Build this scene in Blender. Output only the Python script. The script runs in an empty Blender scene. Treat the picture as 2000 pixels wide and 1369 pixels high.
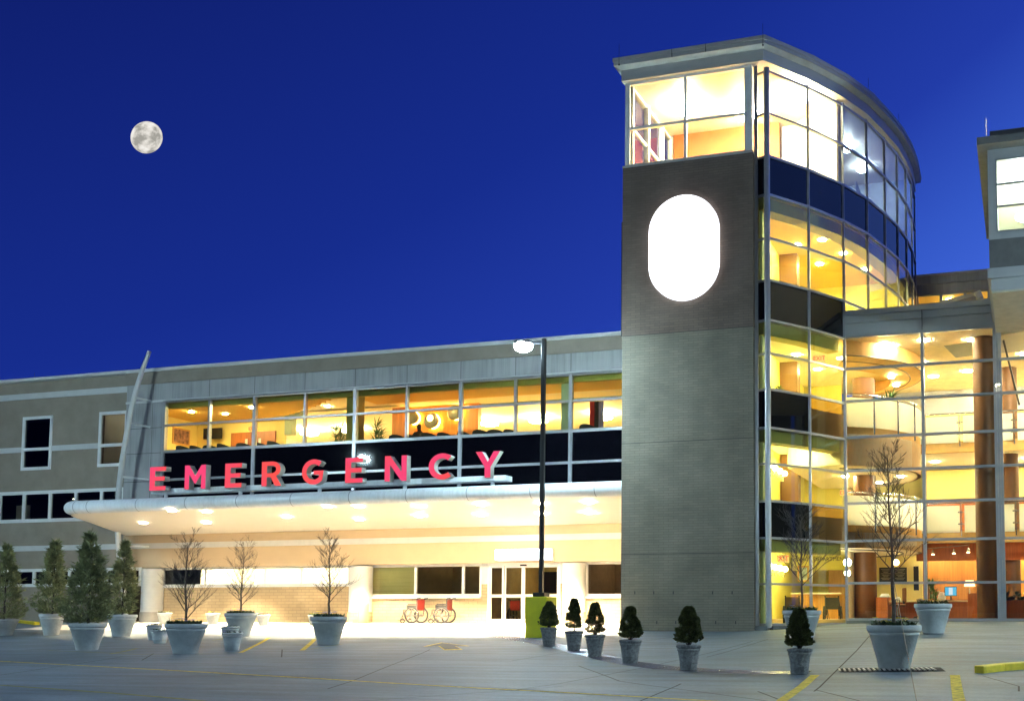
import bpy, bmesh, math, random
from mathutils import Vector, Matrix
random.seed(7)
R = math.radians
scene = bpy.context.scene
col = scene.collection
# ------------------------------------------------------------ camera
F, CX, CY, W0, H0 = 2100.0, 1380.0, 1045.0, 2000.0, 1369.0
PHI = math.atan(150.0 / F)
TH = math.atan(623 * math.cos(PHI) / F)
cam_d = bpy.data.cameras.new('camera'); cam = bpy.data.objects.new('camera', cam_d); col.objects.link(cam)
cam_d.sensor_fit = 'HORIZONTAL'; cam_d.sensor_width = 36; cam_d.lens = 36 * F / W0
cam_d.shift_x = (W0 / 2 - CX) / W0; cam_d.shift_y = (CY - H0 / 2) / W0
cam_d.clip_start = 0.1; cam_d.clip_end = 20000
cam.rotation_euler = (R(90) + PHI, 0, TH)
scene.camera = cam
def ray(px, py):
    x, y = (px - CX) / F, -(py - CY) / F
    fy, z = math.cos(PHI) - y * math.sin(PHI), math.sin(PHI) + y * math.cos(PHI)
    return (x * math.cos(TH) - fy * math.sin(TH), x * math.sin(TH) + fy * math.cos(TH), z)
def at(px, py, Y):                       # a point of the plane y = Y seen at this place of the photo
    d = ray(px, py); t = Y / d[1]
    return (d[0] * t, Y, d[2] * t)
def zx(px, py, Y): p = at(px, py, Y); return p[0], p[2]
def X_(px, Y, py=1100): return at(px, py, Y)[0]
def Z_(px, py, Y): return at(px, py, Y)[2]
GP = [(-9000, -1.25), (0, -1.25), (17, -1.24), (21, -1.15), (25, -1.04), (28, -.92), (30, -.83), (33.4, -.62), (36, -.5), (39, -.45), (9000, -.45)]
def g(x, y):
    for (a, za), (b, zb) in zip(GP, GP[1:]):
        if y <= b:
            z = za + (zb - za) * (y - a) / (b - a); break
    w = min(1, max(0, (37 - y) / 8)) * min(1, max(0, (y + 5) / 20))
    z += .006 * max(-18, min(0, x + 12)) * w
    z += min(6.5, max(0, x + 9)) * min(.04, max(0, .018 + .0026 * (y - 20.5))) * min(1, max(0, (y - 8) / 8)) * (1 if y < 34 else .75)
    return z
def G(px, py):                            # where the photo's pixel meets the ground
    d = ray(px, py); t, last = 8.0, None
    while t < 60:
        x, y, z = d[0] * t, d[1] * t, d[2] * t
        if z < g(x, y): break
        t += .02
    return (d[0] * t, d[1] * t, g(d[0] * t, d[1] * t))
def px_m(p):                              # pixels per metre at a point
    d = -p[0] * math.sin(TH) + p[1] * math.cos(TH)
    return F / d
# ------------------------------------------------------------ materials
MATS = {}
def nt_mat(name):
    m = bpy.data.materials.new(name); m.use_nodes = True
    return m, m.node_tree.nodes, m.node_tree.links
def mat(name, c, rough=.6, metal=0., var=.12, scale=3., bump=.0, bscale=40., c2=None, spec=.5, stretch=None, coat=0.):
    if name in MATS: return MATS[name]
    m, N, L = nt_mat(name); b = N['Principled BSDF']
    b.inputs['Roughness'].default_value = rough; b.inputs['Metallic'].default_value = metal
    b.inputs['Specular IOR Level'].default_value = spec; b.inputs['Coat Weight'].default_value = coat
    tc = N.new('ShaderNodeTexCoord'); mp = N.new('ShaderNodeMapping'); L.new(tc.outputs['Object'], mp.inputs[0])
    if stretch: mp.inputs['Scale'].default_value = stretch
    n = N.new('ShaderNodeTexNoise'); n.inputs['Scale'].default_value = scale; n.inputs['Detail'].default_value = 6; n.inputs['Roughness'].default_value = .6
    L.new(mp.outputs[0], n.inputs['Vector'])
    r = N.new('ShaderNodeValToRGB'); L.new(n.outputs['Fac'], r.inputs[0])
    e = r.color_ramp.elements; e[0].position = .3; e[1].position = .7
    c2 = c2 or tuple(min(1, v * (1 + var)) for v in c)
    e[0].color = (*[v * (1 - var) for v in c], 1); e[1].color = (*c2, 1)
    L.new(r.outputs[0], b.inputs['Base Color'])
    if bump:
        n2 = N.new('ShaderNodeTexNoise'); n2.inputs['Scale'].default_value = bscale; n2.inputs['Detail'].default_value = 4
        L.new(tc.outputs['Object'], n2.inputs['Vector'])
        bp = N.new('ShaderNodeBump'); bp.inputs['Strength'].default_value = bump; bp.inputs['Distance'].default_value = .02
        L.new(n2.outputs['Fac'], bp.inputs['Height']); L.new(bp.outputs[0], b.inputs['Normal'])
    MATS[name] = m; return m
def emat(name, c, s):
    if name in MATS: return MATS[name]
    m, N, L = nt_mat(name); N.remove(N['Principled BSDF'])
    e = N.new('ShaderNodeEmission'); e.inputs[0].default_value = (*c, 1); e.inputs[1].default_value = s
    L.new(e.outputs[0], N['Material Output'].inputs[0]); MATS[name] = m; return m
def gmat(name, tint, base=.05, rough=.0, ior=1.5, gl=(1, 1, 1)):      # thin glass pane
    if name in MATS: return MATS[name]
    m, N, L = nt_mat(name); N.remove(N['Principled BSDF'])
    t = N.new('ShaderNodeBsdfTransparent'); t.inputs[0].default_value = (*tint, 1)
    gs = N.new('ShaderNodeBsdfGlossy'); gs.inputs['Roughness'].default_value = rough; gs.inputs[0].default_value = (*gl, 1)
    fr = N.new('ShaderNodeFresnel'); fr.inputs[0].default_value = ior
    ad = N.new('ShaderNodeMath'); ad.operation = 'ADD'; ad.inputs[1].default_value = base; ad.use_clamp = True
    mx = N.new('ShaderNodeMixShader'); L.new(fr.outputs[0], ad.inputs[0]); L.new(ad.outputs[0], mx.inputs[0])
    L.new(t.outputs[0], mx.inputs[1]); L.new(gs.outputs[0], mx.inputs[2]); L.new(mx.outputs[0], N['Material Output'].inputs[0])
    MATS[name] = m; return m
def bmat(name, c1, c2, mortar, w=.3, h=.1, ms=.012, bump=.4):
    m, N, L = nt_mat(name); b = N['Principled BSDF']; b.inputs['Roughness'].default_value = .95; b.inputs['Specular IOR Level'].default_value = .15
    tc = N.new('ShaderNodeTexCoord'); sp = N.new('ShaderNodeSeparateXYZ'); L.new(tc.outputs['Object'], sp.inputs[0])
    ad = N.new('ShaderNodeMath'); L.new(sp.outputs[0], ad.inputs[0]); L.new(sp.outputs[1], ad.inputs[1])
    cb = N.new('ShaderNodeCombineXYZ'); L.new(ad.outputs[0], cb.inputs[0]); L.new(sp.outputs[2], cb.inputs[1])
    br = N.new('ShaderNodeTexBrick'); L.new(cb.outputs[0], br.inputs['Vector'])
    br.inputs['Scale'].default_value = 1; br.inputs['Brick Width'].default_value = w; br.inputs['Row Height'].default_value = h
    br.inputs['Mortar Size'].default_value = ms; br.inputs['Mortar Smooth'].default_value = .3; br.inputs['Bias'].default_value = .1
    br.inputs['Color1'].default_value = (*c1, 1); br.inputs['Color2'].default_value = (*c2, 1); br.inputs['Mortar'].default_value = (*mortar, 1)
    n = N.new('ShaderNodeTexNoise'); n.inputs['Scale'].default_value = .7; n.inputs['Detail'].default_value = 8; L.new(tc.outputs['Object'], n.inputs['Vector'])
    mr = N.new('ShaderNodeMapRange'); mr.inputs[1].default_value = .3; mr.inputs[2].default_value = .7; mr.inputs[3].default_value = .78; mr.inputs[4].default_value = 1.15
    L.new(n.outputs['Fac'], mr.inputs[0])
    mu = N.new('ShaderNodeVectorMath'); mu.operation = 'SCALE'; L.new(br.outputs['Color'], mu.inputs[0]); L.new(mr.outputs[0], mu.inputs['Scale'])
    L.new(mu.outputs[0], b.inputs['Base Color'])
    bp = N.new('ShaderNodeBump'); bp.inputs['Strength'].default_value = bump; bp.inputs['Distance'].default_value = .01; bp.invert = True
    L.new(br.outputs['Fac'], bp.inputs['Height']); L.new(bp.outputs[0], b.inputs['Normal'])
    MATS[name] = m; return m
def streaky(name, c, dirt, rough=.45, metal=.0, amount=.5, sx=6., sz=.25, joints=None):   # cladding with rain streaks
    m, N, L = nt_mat(name); b = N['Principled BSDF']; b.inputs['Roughness'].default_value = rough; b.inputs['Metallic'].default_value = metal
    tc = N.new('ShaderNodeTexCoord'); mp = N.new('ShaderNodeMapping'); mp.inputs['Scale'].default_value = (sx, sx, sz); L.new(tc.outputs['Object'], mp.inputs[0])
    n = N.new('ShaderNodeTexNoise'); n.inputs['Scale'].default_value = 1; n.inputs['Detail'].default_value = 7; n.inputs['Roughness'].default_value = .7; L.new(mp.outputs[0], n.inputs['Vector'])
    n3 = N.new('ShaderNodeTexNoise'); n3.inputs['Scale'].default_value = .5; L.new(tc.outputs['Object'], n3.inputs['Vector'])
    mu = N.new('ShaderNodeMath'); mu.operation = 'MULTIPLY'; L.new(n.outputs['Fac'], mu.inputs[0]); L.new(n3.outputs['Fac'], mu.inputs[1])
    mr = N.new('ShaderNodeMapRange'); mr.inputs[1].default_value = .2; mr.inputs[2].default_value = .42; mr.inputs[3].default_value = 0; mr.inputs[4].default_value = amount; L.new(mu.outputs[0], mr.inputs[0])
    mx = N.new('ShaderNodeMix'); mx.data_type = 'RGBA'; L.new(mr.outputs[0], mx.inputs[0]); mx.inputs[6].default_value = (*c, 1); mx.inputs[7].default_value = (*dirt, 1)
    L.new(mx.outputs[2], b.inputs['Base Color']); MATS[name] = m; return m
M = {}
M['stucco'] = mat('stucco_beige', (.31, .262, .205), .9, var=.12, scale=1.2, bump=.25, bscale=60)
M['stucco_warm'] = mat('stucco_tan', (.56, .43, .28), .9, var=.05, scale=1.2, bump=.2, bscale=60)
M['trim'] = mat('painted_trim', (.62, .62, .60), .6, var=.06, scale=2)
M['white'] = mat('white_frame_paint', (.80, .80, .77), .45, var=.03)
M['alu'] = mat('aluminium_frame', (.42, .42, .43), .35, metal=.55, var=.05)
M['alu_dark'] = mat('dark_gasket', (.03, .03, .03), .5)
M['clad'] = streaky('grey_cladding', (.41, .405, .40), (.20, .20, .20), amount=.75)
M['clad2'] = streaky('lobby_cladding', (.42, .42, .42), (.2, .21, .22), rough=.4, amount=.35, sx=1.2, sz=1.2)
M['eave'] = streaky('eave_metal', (.50, .47, .44), (.3, .28, .26), amount=.3, sx=2)
M['canopy'] = streaky('canopy_metal', (.84, .86, .88), (.5, .5, .5), rough=.28, metal=.0, amount=.5, sx=9, sz=1)
M['soffit'] = mat('canopy_soffit', (.92, .86, .76), .6, var=.02)
M['black_glass'] = mat('black_spandrel_glass', (.004, .004, .006), .03, var=0, spec=.5)
M['brick_low'] = bmat('pale_glazed_brick', (.25, .215, .165), (.215, .19, .15), (.16, .142, .115), w=.34, h=.085, ms=.008, bump=.25)
M['brick_up'] = bmat('brown_brick', (.205, .15, .12), (.17, .128, .105), (.13, .10, .082), w=.34, h=.085, ms=.008, bump=.25)
M['brick_tan'] = bmat('tan_brick', (.52, .40, .24), (.46, .35, .21), (.34, .26, .17), w=.4, h=.13, ms=.012, bump=.4)
M['glass'] = gmat('clear_glass', (.93, .96, .90), .03)
M['glass_y'] = gmat('green_glass', (.86, .92, .66), .05)
M['glass_d'] = gmat('dark_window_glass', (.35, .33, .28), .04)
M['glass_b'] = gmat('bronze_glass', (.42, .30, .14), .05)
M['glass_r'] = gmat('upper_glass', (.80, .87, .86), .10)
M['frost'] = mat('frosted_rail_glass', (.86, .90, .80), .25, var=.02)
_m = M['frost'].node_tree; _t = _m.nodes.new('ShaderNodeBsdfTranslucent'); _t.inputs[0].default_value = (.95, .97, .88, 1); _x = _m.nodes.new('ShaderNodeMixShader'); _x.inputs[0].default_value = .5
_m.links.new(_m.nodes['Principled BSDF'].outputs[0], _x.inputs[1]); _m.links.new(_t.outputs[0], _x.inputs[2]); _m.links.new(_x.outputs[0], _m.nodes['Material Output'].inputs[0])
M['pole'] = mat('black_pole_paint', (.012, .012, .014), .3, var=.2)
M['steel'] = mat('brushed_steel', (.6, .6, .6), .25, metal=1)
M['yel_wall'] = mat('yellow_wall_paint', (.82, .62, .20), .7, var=.03)
M['cream'] = mat('cream_ceiling', (.86, .76, .55), .8, var=.02)
M['gold_ceil'] = mat('gold_ceiling_paint', (.80, .52, .12), .7, var=.03)
M['olive'] = mat('olive_bulkhead', (.42, .36, .10), .7, var=.04)
M['sage'] = mat('sage_wall', (.42, .46, .33), .7, var=.03)
M['white_wall'] = mat('white_wall', (.88, .88, .80), .7, var=.02)
M['orange_wall'] = mat('orange_wall', (.80, .33, .06), .6, var=.05)
M['wood'] = mat('cherry_wood', (.42, .12, .025), .35, var=.25, scale=2.5, stretch=(8, 8, .5))
M['wood_l'] = mat('light_wood', (.60, .30, .07), .4, var=.2, scale=2.5, stretch=(8, 8, .5))
M['brown_col'] = mat('brown_column', (.15, .06, .013), .5, var=.1, scale=1.5)
M['carpet'] = mat('carpet', (.50, .36, .18), .95, var=.3, scale=8)
M['tile_floor'] = mat('tan_floor', (.60, .44, .26), .35, var=.1)
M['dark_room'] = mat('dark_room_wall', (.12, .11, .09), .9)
M['upholstery'] = mat('dark_upholstery', (.02, .022, .02), .8, var=.3)
M['red_vinyl'] = mat('red_vinyl', (.42, .03, .02), .45)
M['tan_fabric'] = mat('tan_fabric', (.22, .11, .04), .9)
M['rubber'] = mat('black_rubber', (.02, .02, .02), .6)
M['chrome'] = mat('chrome', (.75, .72, .7), .15, metal=1)
M['planter'] = mat('weathered_white_planter', (.44, .47, .48), .8, var=.16, scale=3.5, bump=.35, bscale=30)
M['urn'] = mat('mossy_grey_urn', (.21, .215, .22), .85, scale=9, bump=.8, bscale=24, var=.45)
M['soil'] = mat('soil', (.02, .015, .01), 1, bump=1, bscale=20)
M['bark'] = mat('bark', (.085, .07, .06), .9, var=.4, scale=14)
M['leaf_c'] = mat('conifer_leaf', (.20, .22, .095), .7, var=.55, scale=5)
M['leaf_d'] = mat('dark_conifer_leaf', (.09, .10, .028), .7, var=.6, scale=9)
M['leaf_g'] = mat('pansy_leaf', (.04, .07, .02), .6, var=.4, scale=9)
M['leaf_t'] = mat('houseplant_leaf', (.05, .16, .02), .5, var=.4, scale=6)
M['fl_y'] = mat('yellow_petal', (.8, .62, .02), .6)
M['fl_w'] = mat('violet_petal', (.30, .26, .5), .6)
M['fl_r'] = mat('red_petal', (.7, .12, .05), .6)
M['ypaint'] = mat('yellow_pedestal_paint', (.72, .68, .01), .5, var=.08, scale=2.5, bump=.2, bscale=25)
M['yline'] = mat('worn_yellow_line', (.58, .42, .03), .8, var=.55, scale=9)
M['fline'] = mat('faded_yellow_line', (.26, .25, .07), .9, var=.4, scale=4)
M['pline'] = mat('pale_line', (.50, .42, .22), .8, var=.2, scale=6)
M['asphalt_arrow'] = mat('dark_arrow_paint', (.07, .07, .07), .7)
M['red_fabric'] = mat('red_fabric', (.5, .03, .02), .7)
# ------------------------------------------------------------ objects
ORG = {}
def tag(o, label=None, cat=None, group=None, kind=None):
    if label: o['label'] = label
    if cat: o['category'] = cat
    if group: o['group'] = group
    if kind: o['kind'] = kind
    return o
def thing(name, label, cat, loc=(0, 0, 0), group=None, rz=0., sc=1.):
    o = bpy.data.objects.new(name, None); col.objects.link(o); o.location = loc; o.rotation_euler = (0, 0, rz); o.scale = (sc, sc, sc)
    o.empty_display_size = .2
    ORG[o.name] = Vector(loc) if rz == 0 and sc == 1. else None
    return tag(o, label, cat, group)
class MB:
    def __init__(s): s.v = []; s.f = []; s.mi = []
    def add(s, vs, fs, mi=0):
        b = len(s.v); s.v += [tuple(v) for v in vs]; s.f += [tuple(i + b for i in f) for f in fs]; s.mi += [mi] * len(fs); return s
    def box(s, x0, x1, y0, y1, z0, z1, mi=0):
        return s.add([(x0, y0, z0), (x1, y0, z0), (x1, y1, z0), (x0, y1, z0), (x0, y0, z1), (x1, y0, z1), (x1, y1, z1), (x0, y1, z1)],
                     [(0, 3, 2, 1), (4, 5, 6, 7), (0, 1, 5, 4), (1, 2, 6, 5), (2, 3, 7, 6), (3, 0, 4, 7)], mi)
    def inroom(s, x0, x1, y0, y1, z0, z1):           # room box without its front face: floor, ceiling, back, sides as mi 0..4
        v = [(x0, y0, z0), (x1, y0, z0), (x1, y1, z0), (x0, y1, z0), (x0, y0, z1), (x1, y0, z1), (x1, y1, z1), (x0, y1, z1)]
        for f, mi in (((0, 1, 2, 3), 0), ((4, 7, 6, 5), 1), ((3, 2, 6, 7), 2), ((0, 3, 7, 4), 2), ((1, 5, 6, 2), 2)): s.add([v[i] for i in f], [(0, 1, 2, 3)], mi)
        return s
    def quad(s, a, b, c, d, mi=0): return s.add([a, b, c, d], [(0, 1, 2, 3)], mi)
    def bar(s, p, q, w, h, mi=0):                    # box along p->q, w across (horizontal), h the other way
        p, q = Vector(p), Vector(q); d = (q - p).normalized()
        up = Vector((0, 0, 1)) if abs(d.z) < .9 else Vector((0, 1, 0))
        a = d.cross(up).normalized() * w / 2; b = a.cross(d).normalized() * h / 2
        vs = [p - a - b, p + a - b, p + a + b, p - a + b, q - a - b, q + a - b, q + a + b, q - a + b]
        return s.add(vs, [(0, 3, 2, 1), (4, 5, 6, 7), (0, 1, 5, 4), (1, 2, 6, 5), (2, 3, 7, 6), (3, 0, 4, 7)], mi)
    def tube(s, pts, rs, n=8, mi=0, cap=True):
        pts = [Vector(p) for p in pts]; rs = rs if isinstance(rs, (list, tuple)) else [rs] * len(pts)
        b = len(s.v); a0 = None
        for i, p in enumerate(pts):
            d = (pts[min(i + 1, len(pts) - 1)] - pts[max(i - 1, 0)]).normalized()
            if a0 is None: a0 = d.orthogonal().normalized()
            a = (a0 - d * a0.dot(d)).normalized(); a0 = a; c = d.cross(a)
            for k in range(n):
                t = 2 * math.pi * k / n; s.v.append(tuple(p + (a * math.cos(t) + c * math.sin(t)) * rs[i]))
        for i in range(len(pts) - 1):
            for k in range(n):
                k2 = (k + 1) % n; s.f.append((b + i * n + k, b + i * n + k2, b + (i + 1) * n + k2, b + (i + 1) * n + k)); s.mi.append(mi)
        if cap:
            s.f.append(tuple(b + k for k in range(n))[::-1]); s.mi.append(mi)
            s.f.append(tuple(b + (len(pts) - 1) * n + k for k in range(n))); s.mi.append(mi)
        return s
    def lathe(s, prof, c=(0, 0, 0), n=32, mi=0):     # prof: (r, z) from bottom to top
        b = len(s.v)
        for r, z in prof:
            for k in range(n):
                t = 2 * math.pi * k / n; s.v.append((c[0] + r * math.cos(t), c[1] + r * math.sin(t), c[2] + z))
        for i in range(len(prof) - 1):
            for k in range(n):
                k2 = (k + 1) % n; s.f.append((b + i * n + k, b + i * n + k2, b + (i + 1) * n + k2, b + (i + 1) * n + k)); s.mi.append(mi)
        s.f.append(tuple(b + k for k in range(n))[::-1]); s.mi.append(mi)
        s.f.append(tuple(b + (len(prof) - 1) * n + k for k in range(n))); s.mi.append(mi)
        return s
    def prism(s, poly, z0, z1, mi=0, poly2=None):    # poly counter-clockwise from above
        n = len(poly); p2 = poly2 or poly
        vs = [(x, y, z0) for x, y in poly] + [(x, y, z1) for x, y in p2]
        fs = [tuple(range(n))[::-1], tuple(range(n, 2 * n))] + [(i, (i + 1) % n, n + (i + 1) % n, n + i) for i in range(n)]
        return s.add(vs, fs, mi)
    def ring(s, c, axis, r, rr, n=24, m=6, mi=0):    # torus
        axis = Vector(axis).normalized(); a = axis.orthogonal().normalized(); d = axis.cross(a); b = len(s.v)
        for i in range(n):
            t = 2 * math.pi * i / n; u = a * math.cos(t) + d * math.sin(t)
            for k in range(m):
                q = 2 * math.pi * k / m; s.v.append(tuple(Vector(c) + u * (r + rr * math.cos(q)) + axis * rr * math.sin(q)))
        for i in range(n):
            for k in range(m):
                i2, k2 = (i + 1) % n, (k + 1) % m; s.f.append((b + i * m + k, b + i2 * m + k, b + i2 * m + k2, b + i * m + k2)); s.mi.append(mi)
        return s
    def ball(s, c, r, n=12, m=8, mi=0, sq=(1, 1, 1)):
        pr = [(r * math.sin(math.pi * i / m), -r * math.cos(math.pi * i / m)) for i in range(m + 1)]
        pr[0] = (r * .02, -r); pr[-1] = (r * .02, r); k = len(s.v); s.lathe(pr, (0, 0, 0), n, mi)
        for i in range(k, len(s.v)): v = s.v[i]; s.v[i] = (c[0] + v[0] * sq[0], c[1] + v[1] * sq[1], c[2] + v[2] * sq[2])
        return s
    def wall(s, x0, x1, z0, z1, y, t, holes=(), mi=0):   # wall facing -y with rectangular openings (hx0,hx1,hz0,hz1)
        xs = sorted({x0, x1, *[min(x1, max(x0, h[i])) for h in holes for i in (0, 1)]}); zs = sorted({z0, z1, *[min(z1, max(z0, h[i])) for h in holes for i in (2, 3)]})
        S = lambda i, j: 0 <= i < len(xs) - 1 and 0 <= j < len(zs) - 1 and not any(h[0] < (xs[i] + xs[i + 1]) / 2 < h[1] and h[2] < (zs[j] + zs[j + 1]) / 2 < h[3] for h in holes)
        for i in range(len(xs) - 1):
            for j in range(len(zs) - 1):
                if not S(i, j): continue
                a, b, c, d = xs[i], xs[i + 1], zs[j], zs[j + 1]
                s.quad((a, y, c), (b, y, c), (b, y, d), (a, y, d), mi); s.quad((a, y + t, d), (b, y + t, d), (b, y + t, c), (a, y + t, c), mi)
                if not S(i - 1, j): s.quad((a, y + t, c), (a, y, c), (a, y, d), (a, y + t, d), mi)
                if not S(i + 1, j): s.quad((b, y, c), (b, y + t, c), (b, y + t, d), (b, y, d), mi)
                if not S(i, j - 1): s.quad((a, y + t, c), (b, y + t, c), (b, y, c), (a, y, c), mi)
                if not S(i, j + 1): s.quad((a, y, d), (b, y, d), (b, y + t, d), (a, y + t, d), mi)
        return s
    def build(s, name, mats, parent=None, smooth=False, weld=False, bevel=0, world=True):
        me = bpy.data.meshes.new(name)
        off = Vector((0, 0, 0))
        if parent is not None and world:
            off = ORG.get(parent.name) or Vector((0, 0, 0))
        me.from_pydata([(v[0] - off.x, v[1] - off.y, v[2] - off.z) for v in s.v], [], s.f)
        mats = mats if isinstance(mats, (list, tuple)) else [mats]
        for m in mats: me.materials.append(m)
        if len(mats) > 1: me.polygons.foreach_set('material_index', s.mi)
        if smooth: me.polygons.foreach_set('use_smooth', [True] * len(s.f))
        me.update()
        o = bpy.data.objects.new(name, me); col.objects.link(o)
        if smooth is True or weld:
            bm = bmesh.new(); bm.from_mesh(me)
            if weld: bmesh.ops.remove_doubles(bm, verts=bm.verts, dist=1e-4)
            for e in bm.edges: e.smooth = e.calc_face_angle(0) < R(40) if len(e.link_faces) == 2 else True
            bm.to_mesh(me); bm.free()
        if bevel:
            b = o.modifiers.new('b', 'BEVEL'); b.width = bevel; b.segments = 2; b.limit_method = 'ANGLE'
        if parent is not None: o.parent = parent; ORG[o.name] = off
        return o
def box_part(name, m, parent, *a, bevel=0): return MB().box(*a).build(name, m, parent, bevel=bevel)
def copy_tree(o, parent=None):
    c = o.copy(); col.objects.link(c); c.parent = parent
    for ch in o.children: copy_tree(ch, c)
    return c
def window(parent, x0, x1, z0, z1, y, nx=1, nz=1, fw=.06, fm=None, gm=None, proud=.03, xs=None, zs=None, depth=.1, name='window'):
    fm = fm or M['white']; gm = gm or M['glass']
    f = MB(); a, b = y - proud, y - proud + depth
    f.box(x0, x0 + fw, a, b, z0, z1); f.box(x1 - fw, x1, a, b, z0, z1); f.box(x0 + fw, x1 - fw, a, b, z0, z0 + fw); f.box(x0 + fw, x1 - fw, a, b, z1 - fw, z1)
    xs = xs or [x0 + (x1 - x0) * i / nx for i in range(1, nx)]; zs = zs or [z0 + (z1 - z0) * i / nz for i in range(1, nz)]
    for x in xs: f.box(x - fw / 2, x + fw / 2, a + .004, b, z0 + fw, z1 - fw)
    for z in zs: f.box(x0 + fw, x1 - fw, a + .008, b - .01, z - fw / 2, z + fw / 2)
    fo = f.build(name, fm, parent)
    MB().quad((x0 + fw * .5, a + .06, z0 + fw * .5), (x1 - fw * .5, a + .06, z0 + fw * .5), (x1 - fw * .5, a + .06, z1 - fw * .5), (x0 + fw * .5, a + .06, z1 - fw * .5)).build('pane', gm, fo)
    return fo
LK = {'canopy_light': .45, 'downlight': 1.9, 'ceiling_light': 2.4}
def lamp_disc(parent, x, y, z, r, watts, c, name='downlight', drop=.03):
    s = watts * LK.get(name, 3.) / (math.pi * r * r * math.pi) * (.45 if name == 'ceiling_light' else 1)
    if name == 'ceiling_light': return MB().lathe([(r * .8, -.28), (r, -.24), (r, -.16), (r * .9, -.13)], (x, y, z), 16).build(name, emat(f'{name}_glow_{c[2]:.2f}_{s:.0f}', c, s), parent)
    return MB().lathe([(r * .9, -drop), (r, -drop * .4), (r, .0)], (x, y, z), 12).build(name, emat(f'{name}_glow_{c[2]:.2f}_{s:.0f}', c, s), parent)
def text_mesh(name, body, size, m, parent, loc, rot, ext=.004, align='CENTER'):
    cu = bpy.data.curves.new(name, 'FONT'); cu.body = body; cu.size = size; cu.extrude = ext; cu.align_x = align; cu.align_y = 'CENTER'; cu.resolution_u = 3
    t = bpy.data.objects.new('t', cu); me = bpy.data.meshes.new_from_object(t); bpy.data.objects.remove(t)
    mw = Matrix.Translation(Vector(loc) - (ORG.get(parent.name) if parent and ORG.get(parent.name) else Vector())) @ rot.to_4x4() if parent else Matrix.Translation(loc) @ rot.to_4x4()
    me.transform(mw); me.materials.clear(); me.materials.append(m); me.name = name
    o = bpy.data.objects.new(name, me); col.objects.link(o)
    if parent: o.parent = parent
    return o
FRONT = Matrix.Rotation(R(90), 3, 'X')
# ------------------------------------------------------------ world: dusk sky
w = bpy.data.worlds.new('World'); scene.world = w; w.use_nodes = True
N, L = w.node_tree.nodes, w.node_tree.links; bg = N['Background']
tc = N.new('ShaderNodeTexCoord'); sp = N.new('ShaderNodeSeparateXYZ'); L.new(tc.outputs['Generated'], sp.inputs[0])
ma = N.new('ShaderNodeMath'); ma.operation = 'MULTIPLY_ADD'; ma.inputs[1].default_value = -.6; L.new(sp.outputs[0], ma.inputs[0]); L.new(sp.outputs[2], ma.inputs[2])
bk = N.new('ShaderNodeMapRange'); L.new(sp.outputs[1], bk.inputs[0]); bk.inputs[1].default_value = .35; bk.inputs[2].default_value = -.7; bk.inputs[3].default_value = 0; bk.inputs[4].default_value = .75
mb = N.new('ShaderNodeMath'); mb.operation = 'ADD'; L.new(ma.outputs[0], mb.inputs[0]); L.new(bk.outputs[0], mb.inputs[1]); ma = mb
r = N.new('ShaderNodeValToRGB'); L.new(ma.outputs[0], r.inputs[0]); e = r.color_ramp.elements
e[0].position = 0.0; e[0].color = (.075, .165, .70, 1)
e[1].position = 1.0; e[1].color = (.003, .008, .10, 1)
for p, c in ((.28, (.042, .108, .56)), (.37, (.028, .080, .46)), (.48, (.0125, .036, .31)), (.64, (.0065, .021, .215)), (.86, (.004, .0115, .13))):
    q = e.new(p); q.color = (*c, 1)
bk2 = N.new('ShaderNodeMapRange'); L.new(sp.outputs[1], bk2.inputs[0]); bk2.inputs[1].default_value = .2; bk2.inputs[2].default_value = -.5; bk2.inputs[3].default_value = 1.25; bk2.inputs[4].default_value = .3
L.new(r.outputs[0], bg.inputs[0]); L.new(bk2.outputs[0], bg.inputs[1])
scene.view_settings.view_transform = 'Standard'; scene.view_settings.look = 'None'; scene.view_settings.exposure = 0; scene.view_settings.gamma = 1
scene.cycles.use_denoising = True; scene.cycles.max_bounces = 8; scene.cycles.transparent_max_bounces = 24; scene.cycles.sample_clamp_indirect = 40
scene.cycles.caustics_reflective = False; scene.cycles.caustics_refractive = False
# ------------------------------------------------------------ moon
md = Vector(ray(286.5, 269)).normalized() * 4000
mo = MB().ball((0, 0, 0), 4000 * 31.5 / F * .84, 64, 48).build('moon', MATS.get('x') or mat('moon_x', (1, 1, 1)), smooth=True); mo.location = md
ax_ = Vector(md).normalized(); q0 = cam.rotation_euler.to_matrix(); cdir = q0 @ Vector((0, 0, -1)); ca = ax_.dot(cdir); rad = (cdir - ax_ * ca).normalized(); third = ax_.cross(rad)
mo.rotation_mode = 'QUATERNION'; mo.rotation_quaternion = Matrix((rad, third, ax_)).transposed().to_quaternion(); mo.scale = (ca, 1, 1)      # slightly oblate disc
m, N, L = nt_mat('moon_surface'); N.remove(N['Principled BSDF']); em = N.new('ShaderNodeEmission')
tc = N.new('ShaderNodeTexCoord'); n1 = N.new('ShaderNodeTexNoise'); n1.inputs['Scale'].default_value = .028; n1.inputs['Detail'].default_value = 9; n1.inputs['Roughness'].default_value = .58
mp = N.new('ShaderNodeMapping'); mp.inputs['Location'].default_value = (60, 20, 34); L.new(tc.outputs['Object'], mp.inputs[0]); L.new(mp.outputs[0], n1.inputs['Vector'])
rr = N.new('ShaderNodeValToRGB'); L.new(n1.outputs['Fac'], rr.inputs[0]); e = rr.color_ramp.elements
e[0].position = .42; e[0].color = (.30, .29, .26, 1); e[1].position = .56; e[1].color = (.62, .59, .54, 1); q = e.new(.72); q.color = (.8, .78, .74, 1)
em.inputs[1].default_value = 1.25; L.new(rr.outputs[0], em.inputs[0]); L.new(em.outputs[0], N['Material Output'].inputs[0]); mo.data.materials.clear(); mo.data.materials.append(m)
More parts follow.
